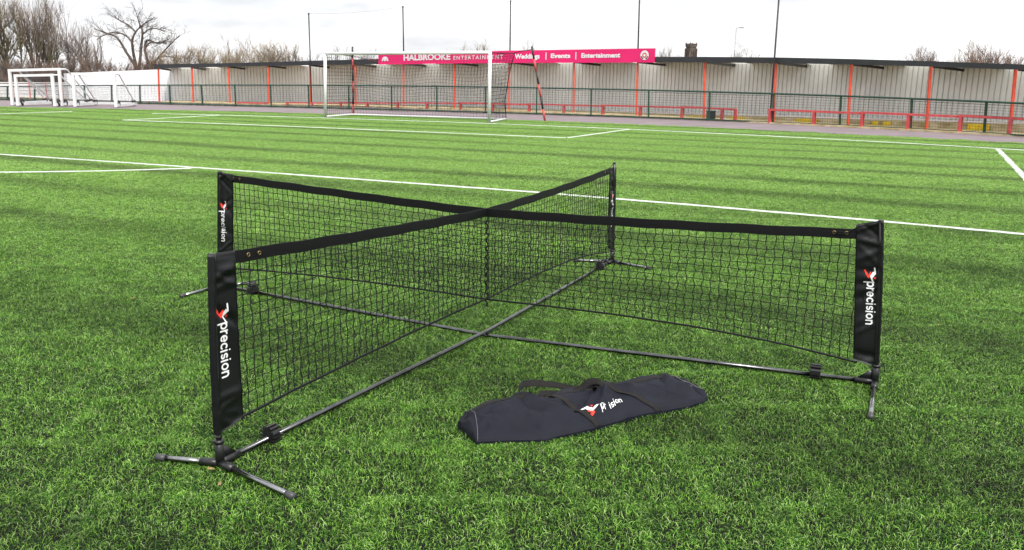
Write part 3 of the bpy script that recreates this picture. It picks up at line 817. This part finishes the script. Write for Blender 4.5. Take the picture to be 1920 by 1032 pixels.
ROOFLIGHT = {0: (.30, .75), 1: (.1, .4), 3: (.48, .86), 5: (.02, .3), 6: (.02, .28), 7: (.26, .56), 8: (.40, .72), 9: (.58, .92), 11: (.02, .24), 12: (.06, .36), 13: (.30, .61), 14: (.52, .84)}
for i in range(NB-1):
    a0, a1 = SP[i] + NR[i]*-.06, SP[i+1] + NR[i+1]*-.06; b0, b1 = SP[i] + NR[i]*(DEP+.15), SP[i+1] + NR[i+1]*(DEP+.15)
    zf0, zb0 = roofz(i); zf1, zb1 = roofz(i+1)
    def q(u, v): return a0.lerp(a1, u).lerp(b0.lerp(b1, u), v) + Vector((0, 0, lerp(lerp(zf0, zf1, u), lerp(zb0, zb1, u), v)))
    c0, c1 = ROOFLIGHT.get(i, (0, 0))
    for u0, u1 in (((0, c0), (c1, 1)) if c1 else ((0, 1),)):
        n = max(2, int((u1-u0)*(SP[i+1]-SP[i]).length/.15)); top, bot = [], []
        for k in range(n+1):
            u = lerp(u0, u1, k/n); dz = .018*(1 if k % 2 else -1)
            top.append([q(u, v) + Vector((0, 0, dz)) for v in (0, .5, 1)])
        rm.grid(top)
    if c1: lmb.append([[q(c0, 0), q(c1, 0)], [q(c0, 1), q(c1, 1)]])
rm.build('roof', M['under'], stand)
for g2 in lmb: MB().grid(g2).build('roof_light', M['rooflight'], stand)
for i in range(NB):
    zf, zb = roofz(i)
    MB().beam(SP[i] + Vector((0, 0, zf - .12)), SP[i] + NR[i]*DEP + Vector((0, 0, zb - .10)), .05, .10).build('rafter', M['fascia'], stand)
# back wall: ribbed cladding, running on past the roof end to the left
WB = [Vector((-27.3, 53.6, 0)), Vector((-24.6, 54.7, 0))] + [SP[i] + NR[i]*DEP for i in range(NB)]
WT = [1.64, 1.82, 1.98] + [STAND[i][3] + .06 for i in range(1, NB)]
WLOW = [0, 0] + [0 if i < 9 else .07 + .30*(i-9)/7 for i in range(NB)]
rows_w = []
cx_ = 0
wm_ = MB(); tr_, br_ = [], []
for i in range(len(WB)-1):
    a, b = WB[i], WB[i+1]; d = b - a; L = d.length; d.normalize(); fr = Vector((d.y, -d.x, 0))
    n = max(1, round(L/.21))
    for k in range(n):
        u0 = k/n; s_ = L/n
        for off, o in ((0, 0), (s_*.74, 0), (s_*.78, -.06), (s_*.97, -.06)):
            u = u0 + off/L; p = a + d*(u*L) + fr*o
            tr_.append(p + Vector((0, 0, lerp(WT[i], WT[i+1], u)))); br_.append(p + Vector((0, 0, lerp(WLOW[i], WLOW[i+1], u))))
wm_.grid([br_, tr_]).build('back_wall', M['wall'], stand)
# the return of the wall at its left end
a = WB[0]; dl = (WB[1]-WB[0]).normalized()
MB().beam(a + Vector((-.03, .0, .82)), a + Vector((-1.0, 1.5, .82)), .06, 1.62).build('end_wall', M['wall'], stand)
# terrace step under the wall
tm = MB(); tr2 = []
for i in range(NB):
    z2 = max(.05, WLOW[min(i+2, len(WLOW)-1)] - .045); fr_ = SP[i] - NR[i]*.75
    fb_ = SP[i] + NR[i]*.95
    tr2.append([fr_ + Vector((0, 0, -.04)), fr_ + Vector((0, 0, .03)), fb_ + Vector((0, 0, .045)), fb_ + NR[i]*.02 + Vector((0, 0, z2)), SP[i] + NR[i]*(DEP+.3) + Vector((0, 0, z2))])
tm.grid(tr2).build('terrace_step', M['concrete'], stand)
# yellow painted blocks on the step
def on_step(x):                                     # x in stations -> point on the riser foot, height, along
    i = min(int(x), NB-2); u = x - i
    p = (SP[i] + NR[i]*.92).lerp(SP[i+1] + NR[i+1]*.92, u)
    z2 = lerp(max(.05, WLOW[i+2] - .045), max(.05, WLOW[i+3] - .045), u)
    return p, z2
for x0, x1 in ((10.66, 10.74), (10.78, 10.88), (11.24, 11.46), (12.16, 12.45), (13.17, 13.25), (13.31, 13.41), (14.37, 14.63)):
    (p, z), (q_, z_) = on_step(x0), on_step(x1)
    i = int(x0); f_ = -NR[i]*.02
    mb = MB(); mb.prism([p + Vector((0, 0, .05)), q_ + Vector((0, 0, .05)), q_ + Vector((0, 0, z_ - .004)), p + Vector((0, 0, z - .004))], f_)
    mb.quad(p + Vector((0, 0, .049)) - NR[i]*.45, q_ + Vector((0, 0, .049)) - NR[i]*.45, q_ - NR[i]*.03 + Vector((0, 0, .052)), p - NR[i]*.03 + Vector((0, 0, .052)))
    mb.build('yellow_marking', M['yellow'], stand)
# concrete kerb at the foot of the fence
kb = MB(); kr = []
for i, (bx, by, tx, tz) in enumerate(FENCE):
    d = Vector((FENCE[min(i+1, len(FENCE)-1)][0] - FENCE[max(i-1, 0)][0], FENCE[min(i+1, len(FENCE)-1)][1] - FENCE[max(i-1, 0)][1], 0)).normalized(); n_ = Vector((-d.y, d.x, 0))
    p = Vector((bx, by, 0)) + n_*.07; z = max(.04, .17 - .008*i)
    kr.append([p + Vector((0, 0, -.05)), p + Vector((0, 0, z)), p + n_*.14 + Vector((0, 0, z)), p + n_*.14 + Vector((0, 0, -.05))])
kb.grid(kr); tag(kb.build('kerb', M['kerb'], origin=(0, 42.4, 0)), 'low weathered concrete kerb running behind the foot of the green fence', 'kerb')

# black utility box behind the fence
ub = thing('utility_box', 'small black box standing behind the fence below a red bench', 'box', (8.66, 38.3, 0))
MB().box((8.66, 38.3, .19), .34, .28, .32).build('body', M['plastic'], ub); MB().box((8.66, 38.3, .365), .38, .32, .03).build('lid', M['plastic'], ub)

# ------------------------------------------------------------------ benches
BP = [(-16.375, 51.497, .10, .0), (-14.395, 51.182, .12, 0), (-13.342, 50.954, .145, 0), (-11.703, 50.52, .18, 0), (-10.017, 49.979, .218, 0), (-8.285, 49.326, .257, 0), (-6.553, 48.578, .298, 0), (-4.739, 47.695, .343, 0), (-2.924, 46.709, .376, 0), (-1.094, 45.614, .40, 0), (.705, 44.435, .425, 0), (2.486, 43.168, .445, 0), (4.208, 41.844, .476, 0), (5.883, 40.461, .505, 0), (7.478, 39.052, .53, 0), (9.026, 37.597, .53, 0), (9.507, 37.126, .53, 0), (10.476, 35.825, .549, 0), (11.871, 34.365, .563, 0), (13.138, 32.971, .576, 0), (14.343, 31.588, .583, 0), (15.47, 30.243, .593, 0), (16.536, 28.932, .591, 0), (17.515, 27.702, .584, 0)]
BENCH = [((0, 1), 'short low red bench rail at the left end of the terrace'),
         ((2, 3, 4), 'low red bench behind the fence just left of the goal'),
         ((4, 5, 6), 'red bench seen through the left part of the goal net'),
         ((6, 7, 8), 'red bench seen through the right part of the goal net'),
         ((8, 9, 10), 'red bench behind the right goal post'),
         ((10, 11, 12), 'red bench just right of the leaning striped pole'),
         ((12, 13, 14), 'red bench below the right end of the pink signboard'),
         ((14, 15, 16), 'red bench beside the small black box'),
         ((17, 18, 19), 'red bench right of the gap in the bench row, yellow block behind'),
         ((19, 20, 21), 'red bench with two small yellow blocks behind its left leg'),
         ((21, 22, 23), 'rightmost red bench of the terrace, cut by the picture edge')]
for ids, lab in BENCH:
    P2 = [Vector(BP[k][:3]) for k in ids]
    th = thing('bench', lab, 'bench', (P2[0].x, P2[0].y, 0), 'red benches along the terrace')
    lift = .035
    a, b = P2[0], P2[-1]; d = (b - a).normalized(); a = a + Vector((0, 0, lift*.6)); b = b - d*.05 + Vector((0, 0, -lift*.3))
    MB().beam(a + Vector((0, 0, -.042)), b + Vector((0, 0, -.042)), .15, .08).build('seat_plank', M['benchred'], th)
    legs = list(range(len(ids) - 1)) + ([len(ids)-1] if ids[-1] == 16 else [])
    for k in legs:
        p = a.lerp(b, ((P2[k] - P2[0]).length + .07) / ((P2[-1] - P2[0]).length + .1)); dd = Vector((d.x, d.y, 0)).normalized()
        zt = max(.02, p.z - .082)
        MB().box((p.x, p.y, (zt + .0)/2), .095, .15, zt, dd, Vector((-dd.y, dd.x, 0))).build('leg', M['benchred'], th)

# ------------------------------------------------------------------ pink sign board
sign = thing('signboard', 'long magenta sign board with white lettering along the roof edge of the terrace', 'sign', (1.5, 44, 2.45))
SB = {5: (2.81, 2.325), 6: (2.929, 2.364), 7: (2.991, 2.417), 8: (3.066, 2.442), 9: (3.082, 2.45), 10: (3.087, 2.455), 11: (3.069, 2.44)}
def sign_pt(x, v, off):                       # x in stations, v 0 bottom..1 top, off in front of the board
    i = min(int(x), 10); u = x - i
    n_ = NR[i].lerp(NR[i+1], u); p = SP[i].lerp(SP[i+1], u) - n_*(.19 + off)
    t0, b0 = SB[i]; t1, b1 = SB[i+1]
    b_, t_ = lerp(b0, b1, u), lerp(t0, t1, u)
    return p + Vector((0, 0, lerp(b_, t_, v)))
xs = [5.535] + [6, 7, 8, 9, 10] + [10.275]
br = []
for x in xs:
    lo_, hi_ = sign_pt(x, 0, 0), sign_pt(x, 1, 0); n_ = NR[int(round(x))]
    br.append([lo_, hi_, hi_ + n_*.05, lo_ + n_*.05, lo_])
bb = MB().grid(br); bb.f.append((0, 1, 2, 3)); k = len(bb.v); bb.f.append((k-2, k-3, k-4, k-5))
board = bb.build('board', M['pink'], sign)
def text_mesh(name, txt, x0, x1, v0, v1, material, parent, bold=0, spacing=1):
    cu = bpy.data.curves.new('t', 'FONT'); cu.body = txt; cu.size = 1; cu.offset = bold; cu.space_character = spacing; cu.resolution_u = 4
    to = bpy.data.objects.new('t', cu); C.objects.link(to)
    bpy.context.view_layer.update()
    me_ = bpy.data.meshes.new_from_object(to.evaluated_get(bpy.context.evaluated_depsgraph_get()))
    vs = [v.co.copy() for v in me_.vertices]; fs_ = [tuple(p.vertices) for p in me_.polygons]
    bpy.data.objects.remove(to); bpy.data.meshes.remove(me_)
    xa, xb = min(v.x for v in vs), max(v.x for v in vs); ya, yb = 0 if 'g' in txt else min(v.y for v in vs), max(v.y for v in vs)
    mb = MB()
    mb.v = [tuple(sign_pt(lerp(x0, x1, (v.x-xa)/(xb-xa)), lerp(v0, v1, (v.y-ya)/(yb-ya)), .012)) for v in vs]
    mb.f = fs_
    return mb.build(name, material, parent)
text_mesh('lettering', 'HALBROOKE', 6.05, 6.965, .34, .92, M['white'], board, .04)
text_mesh('lettering', 'ENTERTAINMENT', 7.02, 7.92, .34, .68, M['white'], board, .02, 1.35)
text_mesh('lettering', 'Weddings', 8.115, 8.505, .36, .72, M['white'], board, .045)
text_mesh('lettering', 'Events', 8.675, 8.965, .36, .72, M['white'], board, .045)
text_mesh('lettering', 'Entertainment', 9.14, 9.755, .36, .72, M['white'], board, .045)
for x in (8.595, 9.045):
    MB().grid([[sign_pt(x, .24, .012), sign_pt(x, .80, .012)], [sign_pt(x+.014, .24, .012), sign_pt(x+.014, .80, .012)]]).build('divider', M['white'], board)
def disc(cx, v, rx, ry, off, n=24, a0=0, a1=360): return [sign_pt(cx + rx*math.cos(R(a0 + (a1-a0)*k/n)), v + ry*math.sin(R(a0 + (a1-a0)*k/n)), off) for k in range(n if a1-a0 == 360 else n+1)]
def poly(P, name, material):
    mb = MB(); mb.v = [tuple(p) for p in P]; mb.f = [tuple(range(len(P)))]; return mb.build(name, material, board)
# round club badge: white disc, black quarter bands, red ring, white middle
cxb, vb = 10.122, .52
poly(disc(cxb, vb, .064, .34, .010), 'badge_disc', M['white'])
for a0, a1 in ((195, 250), (290, 345)):
    P2 = disc(cxb, vb, .058, .31, .014, 8, a0, a1) + list(reversed(disc(cxb, vb, .043, .23, .014, 8, a0, a1)))
    poly(P2, 'badge_band', M['fascia'])
poly(disc(cxb, vb, .034, .18, .016), 'badge_ring', M['red']); poly(disc(cxb, vb, .018, .10, .020), 'badge_centre', M['white'])
# small white dome shaped mark at the left end
P2 = disc(5.675, .33, .068, .48, .012, 16, 0, 180)
P2 += [sign_pt(5.625, .33, .012), sign_pt(5.635, .52, .012), sign_pt(5.65, .33, .012), sign_pt(5.69, .33, .012), sign_pt(5.70, .55, .012), sign_pt(5.715, .33, .012)]
poly(P2, 'mark', M['white'])

# ------------------------------------------------------------------ tall ball-stop poles on the stand, with wire
BS = [((-11.95, 51.40), (-11.928, 51.40, 5.17), 'shortest ball stop pole, rising left of the goal'),
      ((-6.23, 49.42), (-6.24, 49.42, 5.46), 'thin black ball stop pole rising above the goal crossbar left half'),
      ((-.262, 46.0), (-.262, 46.0, 5.55), 'thin black ball stop pole above the goal right post'),
      ((5.76, 41.38), (5.72, 41.38, 5.45), 'thin black ball stop pole above the right part of the pink sign'),
      ((10.66, 36.22), (10.64, 36.22, 5.25), 'thin black ball stop pole standing right of the pink sign')]
for i, ((bx, by), tp_, lab) in enumerate(BS):
    th = thing('ball_stop_pole', lab, 'pole', (bx, by, 0 if i in (0, 4) else 2.62), 'tall ball stop poles')
    zb = 0 if i in (0, 4) else 2.62
    MB().tube([(bx, by, zb), tp_], .036, 10).build('pole', M['netpole'], th, True)
    MB().tube([(tp_[0], tp_[1], tp_[2]-.03), (tp_[0], tp_[1], tp_[2]+.03)], .055, 10).build('cap', M['netpole'], th, True)
    if i < 3:
        n_ = BS[i+1][1]; MB().tube([Vector(tp_).lerp(Vector(n_), k/12) - Vector((0, 0, .12*math.sin(math.pi*k/12))) for k in range(13)], .006, 4).build('wire', M['steel'], th)

# ------------------------------------------------------------------ white board fence far left
wf = thing('board_fence', 'low white board fence with thin faded red posts at the left end', 'fence', (-30, 55, 0))
W0, W1 = Vector((-38.0, 55.2, 0)), Vector((-28.0, 55.6, 0))
for k in range(4):
    MB().beam(W0 + Vector((0, 0, .20 + .20*k)), W1 + Vector((0, 0, .22 + .215*k)), .04, .185 + .004*k).build('board', M['woodwall'], wf)
MB().beam(W0 + Vector((0, 0, .98)), W1 + Vector((0, 0, 1.04)), .09, .06).build('cap_rail', M['woodwall'], wf)
MB().beam(W0 + Vector((0, -.02, .04)), W1 + Vector((0, -.02, .05)), .12, .14).build('plinth', M['concrete'], wf)
for px in (24, 55.5, 86.5, 117):
    p = at(px, 170, 55.3); MB().beam((p.x, 55.3, 0), (p.x, 55.3, 1.10), .06, .06, (0, 1, 0)).build('post', M['palered'], wf)

# ------------------------------------------------------------------ training goals
def training_goal(a, b, ah, bh, dv, label, topback=.9):
    a, b, dv = Vector(a), Vector(b), Vector(dv); d = (b - a).normalized()
    th = thing('training_goal', label, 'goal', a, 'white training goals parked on the track')
    ta, tb = a + Vector(ah), b + Vector(bh)
    MB().beam(a + Vector((0, 0, .02)), ta, .12, .12, (0, 1, 0)).build('post', M['paint'], th); MB().beam(b + Vector((0, 0, .02)), tb, .12, .12, (0, 1, 0)).build('post', M['paint'], th)
    MB().beam(ta - d*.06, tb + d*.06, .12, .12).build('crossbar', M['paint'], th)
    z = Vector((0, 0, .10))
    for p, tpt in ((a, ta), (b, tb)):
        MB().beam(p + z, p + dv + z, .13, .13).build('base_bar', M['paint'], th)
        k = tpt + dv*.22
        MB().tube([tpt, k - dv*.04, k + Vector((0, 0, -.04)) + dv*.02, k + dv*.06 - Vector((0, 0, .14)), p + dv*.97 + z], .038, 8).build('stanchion', M['paint'], th, True)
        for q, r_ in ((.12, .17), (.93, .15)):
            w_ = p + dv*q + Vector((0, 0, r_)); dn = Vector((0, -.09, 0))
            wh = MB().tube([w_ + dn - d*.06, w_ + dn + d*.06], r_, 16).build('wheel', M['rubber'], th, True)
            MB().tube([w_ + dn - d*.07, w_ + dn + d*.07], .05, 10).build('wheel_hub', M['steel'], wh, True)
    MB().beam(a + dv + z, b + dv + z, .12, .12).build('rear_bar', M['paint'], th)
    nb = MB(); k1, k2 = ta + dv*.24 - Vector((0, 0, .10)), tb + dv*.24 - Vector((0, 0, .10)); e1, e2 = a + dv*.97 + z, b + dv*.97 + z
    netpanel(nb, [ta, tb, k2, k1], 16, 4, .004, lambda u, v: Vector((0, 0, -.12*math.sin(math.pi*u)*v)))
    netpanel(nb, [k1, k2, e2, e1], 16, 14, .004, lambda u, v: Vector((0, 0, -.12*math.sin(math.pi*u)*(1-v))))
    nb.build('net', M['piping'], th)
    return th
training_goal((-25.43, 44.1, 0), (-22.75, 43.75, 0), (.05, 0, 1.72), (.05, 0, 1.82), (-.25, 3.9, 0), 'tallest white training goal, leftmost on the track')
training_goal((-24.75, 43.4, 0), (-22.85, 43.3, 0), (.03, 0, 1.47), (0, 0, 1.53), (.2, 3.2, 0), 'smallest white training goal, tucked inside the tallest goal')
training_goal((-21.8, 43.2, 0), (-19.72, 43.1, 0), (.05, 0, 1.6), (.04, 0, 1.62), (-.4, 3.2, 0), 'white training goal on the right of the three, in front of bare cladding')

# ------------------------------------------------------------------ bare winter trees
def grow(twigs, rnd, p, d, L, r, depth, spread, upb, kids):
    """a branch with side branches; goes into the list twigs as (points, r0, r1)"""
    n = 4; P2 = [p.copy()]; q = p.copy(); dd = d.copy()
    for k in range(n):
        dd = (dd + Vector((rnd.gauss(0, .16), rnd.gauss(0, .16), rnd.gauss(0, .12) + upb*.10))).normalized()
        q = q + dd * (L/n); P2.append(q.copy())
    twigs[min(1, depth)].append((P2, r, r*.45 if depth < 3 else r*.5))
    if depth <= 0 or r < .004: return
    for k in range(kids):
        f = rnd.uniform(.25, 1); i = min(n-1, int(f*n)); s_ = P2[i].lerp(P2[i+1], f*n - i)
        a = Vector((rnd.gauss(0, 1), rnd.gauss(0, 1), rnd.gauss(0, .7) + upb)).normalized()
        nd = (dd + a*spread).normalized()
        grow(twigs, rnd, s_, nd, L*rnd.uniform(.45, .75), max(.0085, r*.5), depth-1, spread, upb, kids)
def tree(name, label, px, Y, top_py, width_px, stems, mats, seed, spread=.8, upb=.4, kids=4, depth=4, group=None, r0=.12, ground=0, cat='tree'):
    rnd = random.Random(seed); b = at(px, 150, Y); top = at(px, top_py, Y).z; wd = width_px * Y / FPX
    base = Vector((b.x, Y, ground)); tw = ([], [])
    th = thing(name, label, cat, base, group)
    for k in range(stems):
        f = (k + .5)/stems*2 - 1
        s0 = base + Vector((f*wd*.32 + rnd.uniform(-.1, .1), rnd.uniform(-.8, .8), 0)) if stems > 1 else base
        d = Vector((f*.30*wd/max(top, 1) + rnd.gauss(0, .08), rnd.gauss(0, .12), 1)).normalized()
        grow(tw, rnd, s0, d, top*rnd.uniform(.58, .76)*(1 - .22*abs(f)), r0*rnd.uniform(.7, 1.1), depth, spread, upb, kids)
    crown, trunk = MB(), MB()
    zs_ = sorted(P2[-1].z for P2, _, _ in tw[0]); ks = top / zs_[int(len(zs_)*.965)]
    xs_ = sorted(p.x - base.x for P2, _, _ in tw[0] for p in P2); hw = max(.3, (xs_[int(len(xs_)*.985)] - xs_[int(len(xs_)*.015)]) / 2); kx = wd/2/hw
    kx = max(.55, min(2.2, kx))
    def sq(p): return Vector((base.x + (p.x-base.x)*kx, p.y, base.z + (p.z-base.z)*ks))
    for P2, ra, rb in tw[0]: crown.tube([sq(P2[k]) for k in (0, 2, 4)], ra, 3, caps=False, r2=rb)
    for P2, ra, rb in tw[1]: trunk.tube([sq(p) for p in P2], ra, 5 if ra > .03 else 3, caps=False, r2=rb)
    trunk.build('trunk', M[mats[0]], th); crown.build('crown', M[mats[1]], th)
    return th
# tall trees at the left, ivy green lower down
for i, (px, top, wp, st_, Y, lab, mt) in enumerate([
        (8, -30, 95, 6, 66, 'tall bare olive tinged tree at the left picture edge', ('barkgreen', 'twiggreen')),
        (-45, -20, 100, 5, 70, 'tall bare tree mostly cut off by the left picture edge', ('barkgreen', 'twig')),
        (66, -6, 84, 6, 68, 'tall bare brown tree second from the left picture edge', ('barkgreen', 'twig')),
        (100, 4, 66, 5, 72, 'tall bare tree right of centre in the left clump', ('barkgreen', 'twig')),
        (138, 30, 56, 4, 70, 'slim dark bare tree at the right side of the left clump', ('bark', 'twig')),
        (168, 60, 50, 3, 74, 'low wispy bare tree between the left clump and the spreading tree', ('bark', 'twig'))]):
    tree('bare_tree', lab, px, Y, top, wp, st_, mt, 40+i, .66, .6, 6, 3, 'bare trees behind the left wall', .085)
# the single spreading tree
sp_t = thing('spreading_tree', 'solitary bare tree with wide crooked limbs left of the black roof', 'tree', at(255, 150, 78) * 1, None)
rnd = random.Random(21)
lim = [[(1012, 545), (1005, 490), (940, 390), (870, 280), (780, 245), (700, 215)], [(1015, 545), (1010, 480), (990, 380), (985, 300), (1010, 240), (1060, 190), (1150, 130)], [(988, 320), (940, 270), (860, 240), (760, 270), (720, 300)],
       [(1025, 545), (1040, 470), (1050, 360), (1060, 240), (1035, 170), (1015, 95)], [(1060, 545), (1100, 470), (1080, 380), (1095, 300), (1180, 325), (1260, 290)], [(1070, 545), (1120, 500), (1180, 430), (1260, 340), (1335, 265)],
       [(1085, 350), (1120, 320), (1200, 320), (1240, 330)], [(1060, 260), (1110, 220), (1170, 215), (1230, 240)], [(1010, 240), (960, 190), (900, 160), (860, 130)], [(1180, 430), (1230, 420), (1300, 430), (1350, 440)]]
tkm, crm = MB(), MB()
for li, L in enumerate(lim):
    yo = rnd.uniform(-2, 2); N_ = len(L)
    P2 = spline([at(x/3.97, y/3.97, 78 + yo*k/N_) for k, (x, y) in enumerate(L)], 4)
    tkm.tube(P2, .16 if li in (0, 1, 3, 4, 5) else .08, 6, r2=.035)
    tw = ([], [])
    for k in range(17):
        f = rnd.uniform(.28, 1) if li in (0, 1, 3, 4, 5) else rnd.uniform(.1, 1); i = min(len(P2)-2, int(f*(len(P2)-1)))
        dd = ((P2[i+1] - P2[i]).normalized() + Vector((rnd.gauss(0, .7), rnd.gauss(0, .7), rnd.gauss(0, .6) + .25))).normalized()
        grow(tw, rnd, P2[i], dd, rnd.uniform(.6, 1.3), .022, 2, .9, .15, 3)
    for q, ra, rb in tw[0] + tw[1]: crm.tube([q[k] for k in (0, 2, 4)], ra, 3, caps=False, r2=rb)
tkm.build('trunk', M['bark'], sp_t); crm.build('crown', M['bark'], sp_t)
# bushes and thickets along the back
BUSH = [(22, 104, 90, 8, 60, 'brown thicket behind the low white board fence at the left edge', 'twig', .06), (82, 108, 80, 8, 60, 'brown thicket behind the right half of the low white board fence', 'twigrust', .06), (135, 106, 100, 9, 63, 'low brown thicket behind the white wall, below the slim dark tree', 'twig', .06), (205, 108, 120, 10, 64, 'low brown thicket under the spreading tree, left part', 'twigrust', .06), (288, 104, 110, 10, 64, 'low brown thicket under the spreading tree, right part', 'twigrust', .06),
        (345, 82, 95, 8, 74, 'pale tan bush just right of the spreading tree', 'twigtan', .05), (410, 90, 80, 7, 76, 'pale tan bush in the middle of the left roof', 'twigtan', .05), (432, 76, 34, 3, 78, 'narrow pale tree between the tan bushes', 'twigtan', .05), (500, 74, 130, 10, 72, 'large rounded tan bush left of the first ball stop pole', 'twigtan', .06),
        (640, 82, 130, 3, 84, 'sparse pale branches above the roof behind the goal left corner', 'twig', .05), (700, 98, 90, 5, 80, 'low dark thicket seen through the top of the goal net', 'twig', .05), (850, 90, 60, 4, 84, 'bare twig tops above the lettering of the pink sign', 'twigtan', .05), (912, 80, 60, 4, 84, 'bare twig tops above the goal right post', 'twigtan', .05), (980, 84, 56, 4, 84, 'bare twig tops left of the leaning pole head', 'twigtan', .05),
        (1252, 86, 60, 4, 84, 'bare twig tops between the pink sign and the church tower', 'twig', .05), (1380, 86, 70, 2, 90, 'faint twig tops around the distant street lamp', 'twigtan', .04), (1722, 86, 70, 6, 66, 'small rounded bare bush left of the chimney', 'twig', .05), (1795, 74, 66, 3, 68, 'airy bare tree right of the chimney', 'twigtan', .05), (1834, 76, 40, 3, 64, 'dark pointed bare tree above the right end of the roof', 'twig', .06), (1850, 92, 110, 8, 60, 'rusty brown bush above the right end of the roof', 'twigrust', .05), (1915, 106, 60, 6, 60, 'low rusty bush at the right picture edge', 'twigrust', .05)]
for i, (px, top, wp, st_, Y, lab, mt, r0) in enumerate(BUSH):
    tree('bare_bush', lab, px, Y, top + 6, wp, max(2, int(st_*1.5)), ('bark', mt), 90+i, .68, .5, 6, 3, 'bare bushes behind the terrace', r0, cat='bush')

# ------------------------------------------------------------------ church tower, lamp, house
tw_ = thing('church_tower', 'dark sandstone church tower with battlements rising behind the black roof', 'tower', at(1292.5, 150, 420))
c = at(1292.5, 150, 420); TWD = 3.7; ztop = at(1292, 84.5, 420).z; c = Vector((c.x, 420, 0)); ang = R(24)
ux, uy = Vector((math.cos(ang), math.sin(ang), 0)), Vector((-math.sin(ang), math.cos(ang), 0))
sh = MB(); sh.box(c + Vector((0, 0, (ztop-1)/2)), TWD-.3, TWD-.3, ztop-1, ux, uy)
for i in (-1, 1):
    for j in (-1, 1):
        q = c + ux*(i*TWD/2) + uy*(j*TWD/2)
        sh.box(q + Vector((0, 0, (ztop - 1.6)/2)), .55, .55, ztop - 1.6, ux, uy)
sh.build('shaft', M['stone'], tw_)
MB().box(c + Vector((0, 0, ztop - .85)), TWD + .1, TWD + .1, .35, ux, uy).build('string_course', M['stone'], tw_)
bt = MB()
for sgn, u_, v_ in ((-1, ux, uy), (1, ux, uy), (-1, uy, ux), (1, uy, ux)):
    bt.box(c + v_*(sgn*(TWD/2-.2)) + Vector((0, 0, ztop - .4)), TWD - .8, .38, .6, u_, v_)
    for k in range(3): bt.box(c + v_*(sgn*(TWD/2-.2)) + u_*((k-1)*1.1) + Vector((0, 0, ztop + .25)), .55, .36, .7, u_, v_)
bt.build('battlement', M['stone'], tw_)
for i in (-1, 1):
    for j in (-1, 1):
        q = c + ux*(i*(TWD/2-.1)) + uy*(j*(TWD/2-.1))
        MB().box(q + Vector((0, 0, ztop + .1)), .5, .5, 1.4, ux, uy).tube([q + Vector((0, 0, ztop+.8)), q + Vector((0, 0, ztop + 1.35))], .22, 6, r2=.04).build('pinnacle', M['stone'], tw_)
for v_, u_ in ((-uy, ux), (-ux, uy), (ux, uy), (uy, ux)):
    q = c + v_*(TWD/2 - .05) + Vector((0, 0, ztop - 6.2))
    arch = [q + u_*x + Vector((0, 0, z)) for x, z in ((-.55, 0), (.55, 0), (.55, 2.6), (.35, 3.2), (0, 3.6), (-.35, 3.2), (-.55, 2.6))]
    win = MB().prism(arch, v_*.12).build('belfry_window', M['louvre'], tw_)
    fr2 = MB()
    for x in (-.65, .65): fr2.box(q + u_*x + Vector((0, 0, 1.3)) + v_*.1, .22, .3, 2.9, u_, v_)
    for s_ in (-1, 1): fr2.beam(q + u_*(s_*.68) + Vector((0, 0, 2.7)) + v_*.1, q + Vector((0, 0, 3.8)) + v_*.1, .25, .22)
    fr2.box(q + Vector((0, 0, 1.7)) + v_*.14, .12, .1, 3.4, u_, v_)
    fr2.build('window_frame', M['stone'], win)
lp = at(1374, 150, 95); ltop = at(1374, 53, 95).z
lamp = thing('street_lamp', 'thin grey street lamp far behind the terrace roof', 'street lamp', (lp.x, 95, 0))
MB().tube([(lp.x, 95, 0), (lp.x, 95, ltop)], .075, 8, r2=.045).build('pole', M['steel'], lamp, True)
MB().tube([(lp.x, 95, ltop - .02), (lp.x + .22, 95, ltop + .05), (lp.x + .5, 95, ltop + .06)], .03, 6).build('bracket', M['steel'], lamp, True)
MB().box((lp.x + .55, 95, ltop + .05), .45, .2, .1).build('lamp_head', M['steel'], lamp)
hc = at(1756, 150, 100); ht = at(1756, 113.5, 100).z
house = thing('brick_house', 'brick house hidden behind the roof with only its chimney showing', 'house', (hc.x, 100, 0))
MB().box((hc.x, 102, 1.0), 7, 6, 2.0).build('wall', M['brick'], house)
rf = MB().prism([(hc.x-3.8, 98.8, 2.02), (hc.x-3.8, 105.2, 2.02), (hc.x-3.8, 102, ht - .5)], (7.6, 0, 0)).build('roof', M['slate'], house)
MB().box((hc.x, 102, ht - .5), .95, .6, 1.0).build('chimney', M['brick'], rf)
cpm = MB()
for k in (-.3, 0, .3): cpm.tube([(hc.x + k, 102, ht), (hc.x + k, 102, ht + .28)], .09, 8)
cpm.build('chimney_pot', M['brick'], rf)

# a few dry leaves blown onto the turf
M['leaf'] = mat('dry_leaf', (.30, .20, .09), .8, .3, 40)
rl = random.Random(8)
for px, py in ((412, 908), (418, 672), (395, 880), (1120, 690), (700, 470), (1480, 285), (1640, 300), (1180, 345), (250, 560), (1760, 610)):
    d_ = AX*((px-960)/FPX) + AY*((py-516)/FPX) + AZ; t_ = (.022 - CAM_H)/d_.z; p = Vector((d_.x*t_, d_.y*t_, .022))
    a_ = rl.uniform(0, 6.28); u_ = Vector((math.cos(a_), math.sin(a_), rl.uniform(-.2, .3))); v_ = Vector((-math.sin(a_), math.cos(a_), .3)); L_ = rl.uniform(.012, .02)
    mb = MB(); mb.grid([[p + u_*(L_*q) - v_*(L_*.38*math.sin(math.pi*(q+1)/2)) + Vector((0, 0, .004)), p + u_*(L_*q) , p + u_*(L_*q) + v_*(L_*.38*math.sin(math.pi*(q+1)/2)) + Vector((0, 0, .004))] for q in (-1, -.6, -.2, .2, .6, 1)])
    tag(mb.build('fallen_leaf', M['leaf'], origin=tuple(p)), 'tiny dry tan leaf lying on the green turf', 'leaf', 'dry leaves scattered on the turf')

for o in list(bpy.data.objects):
    if '_w' in o: del o['_w']
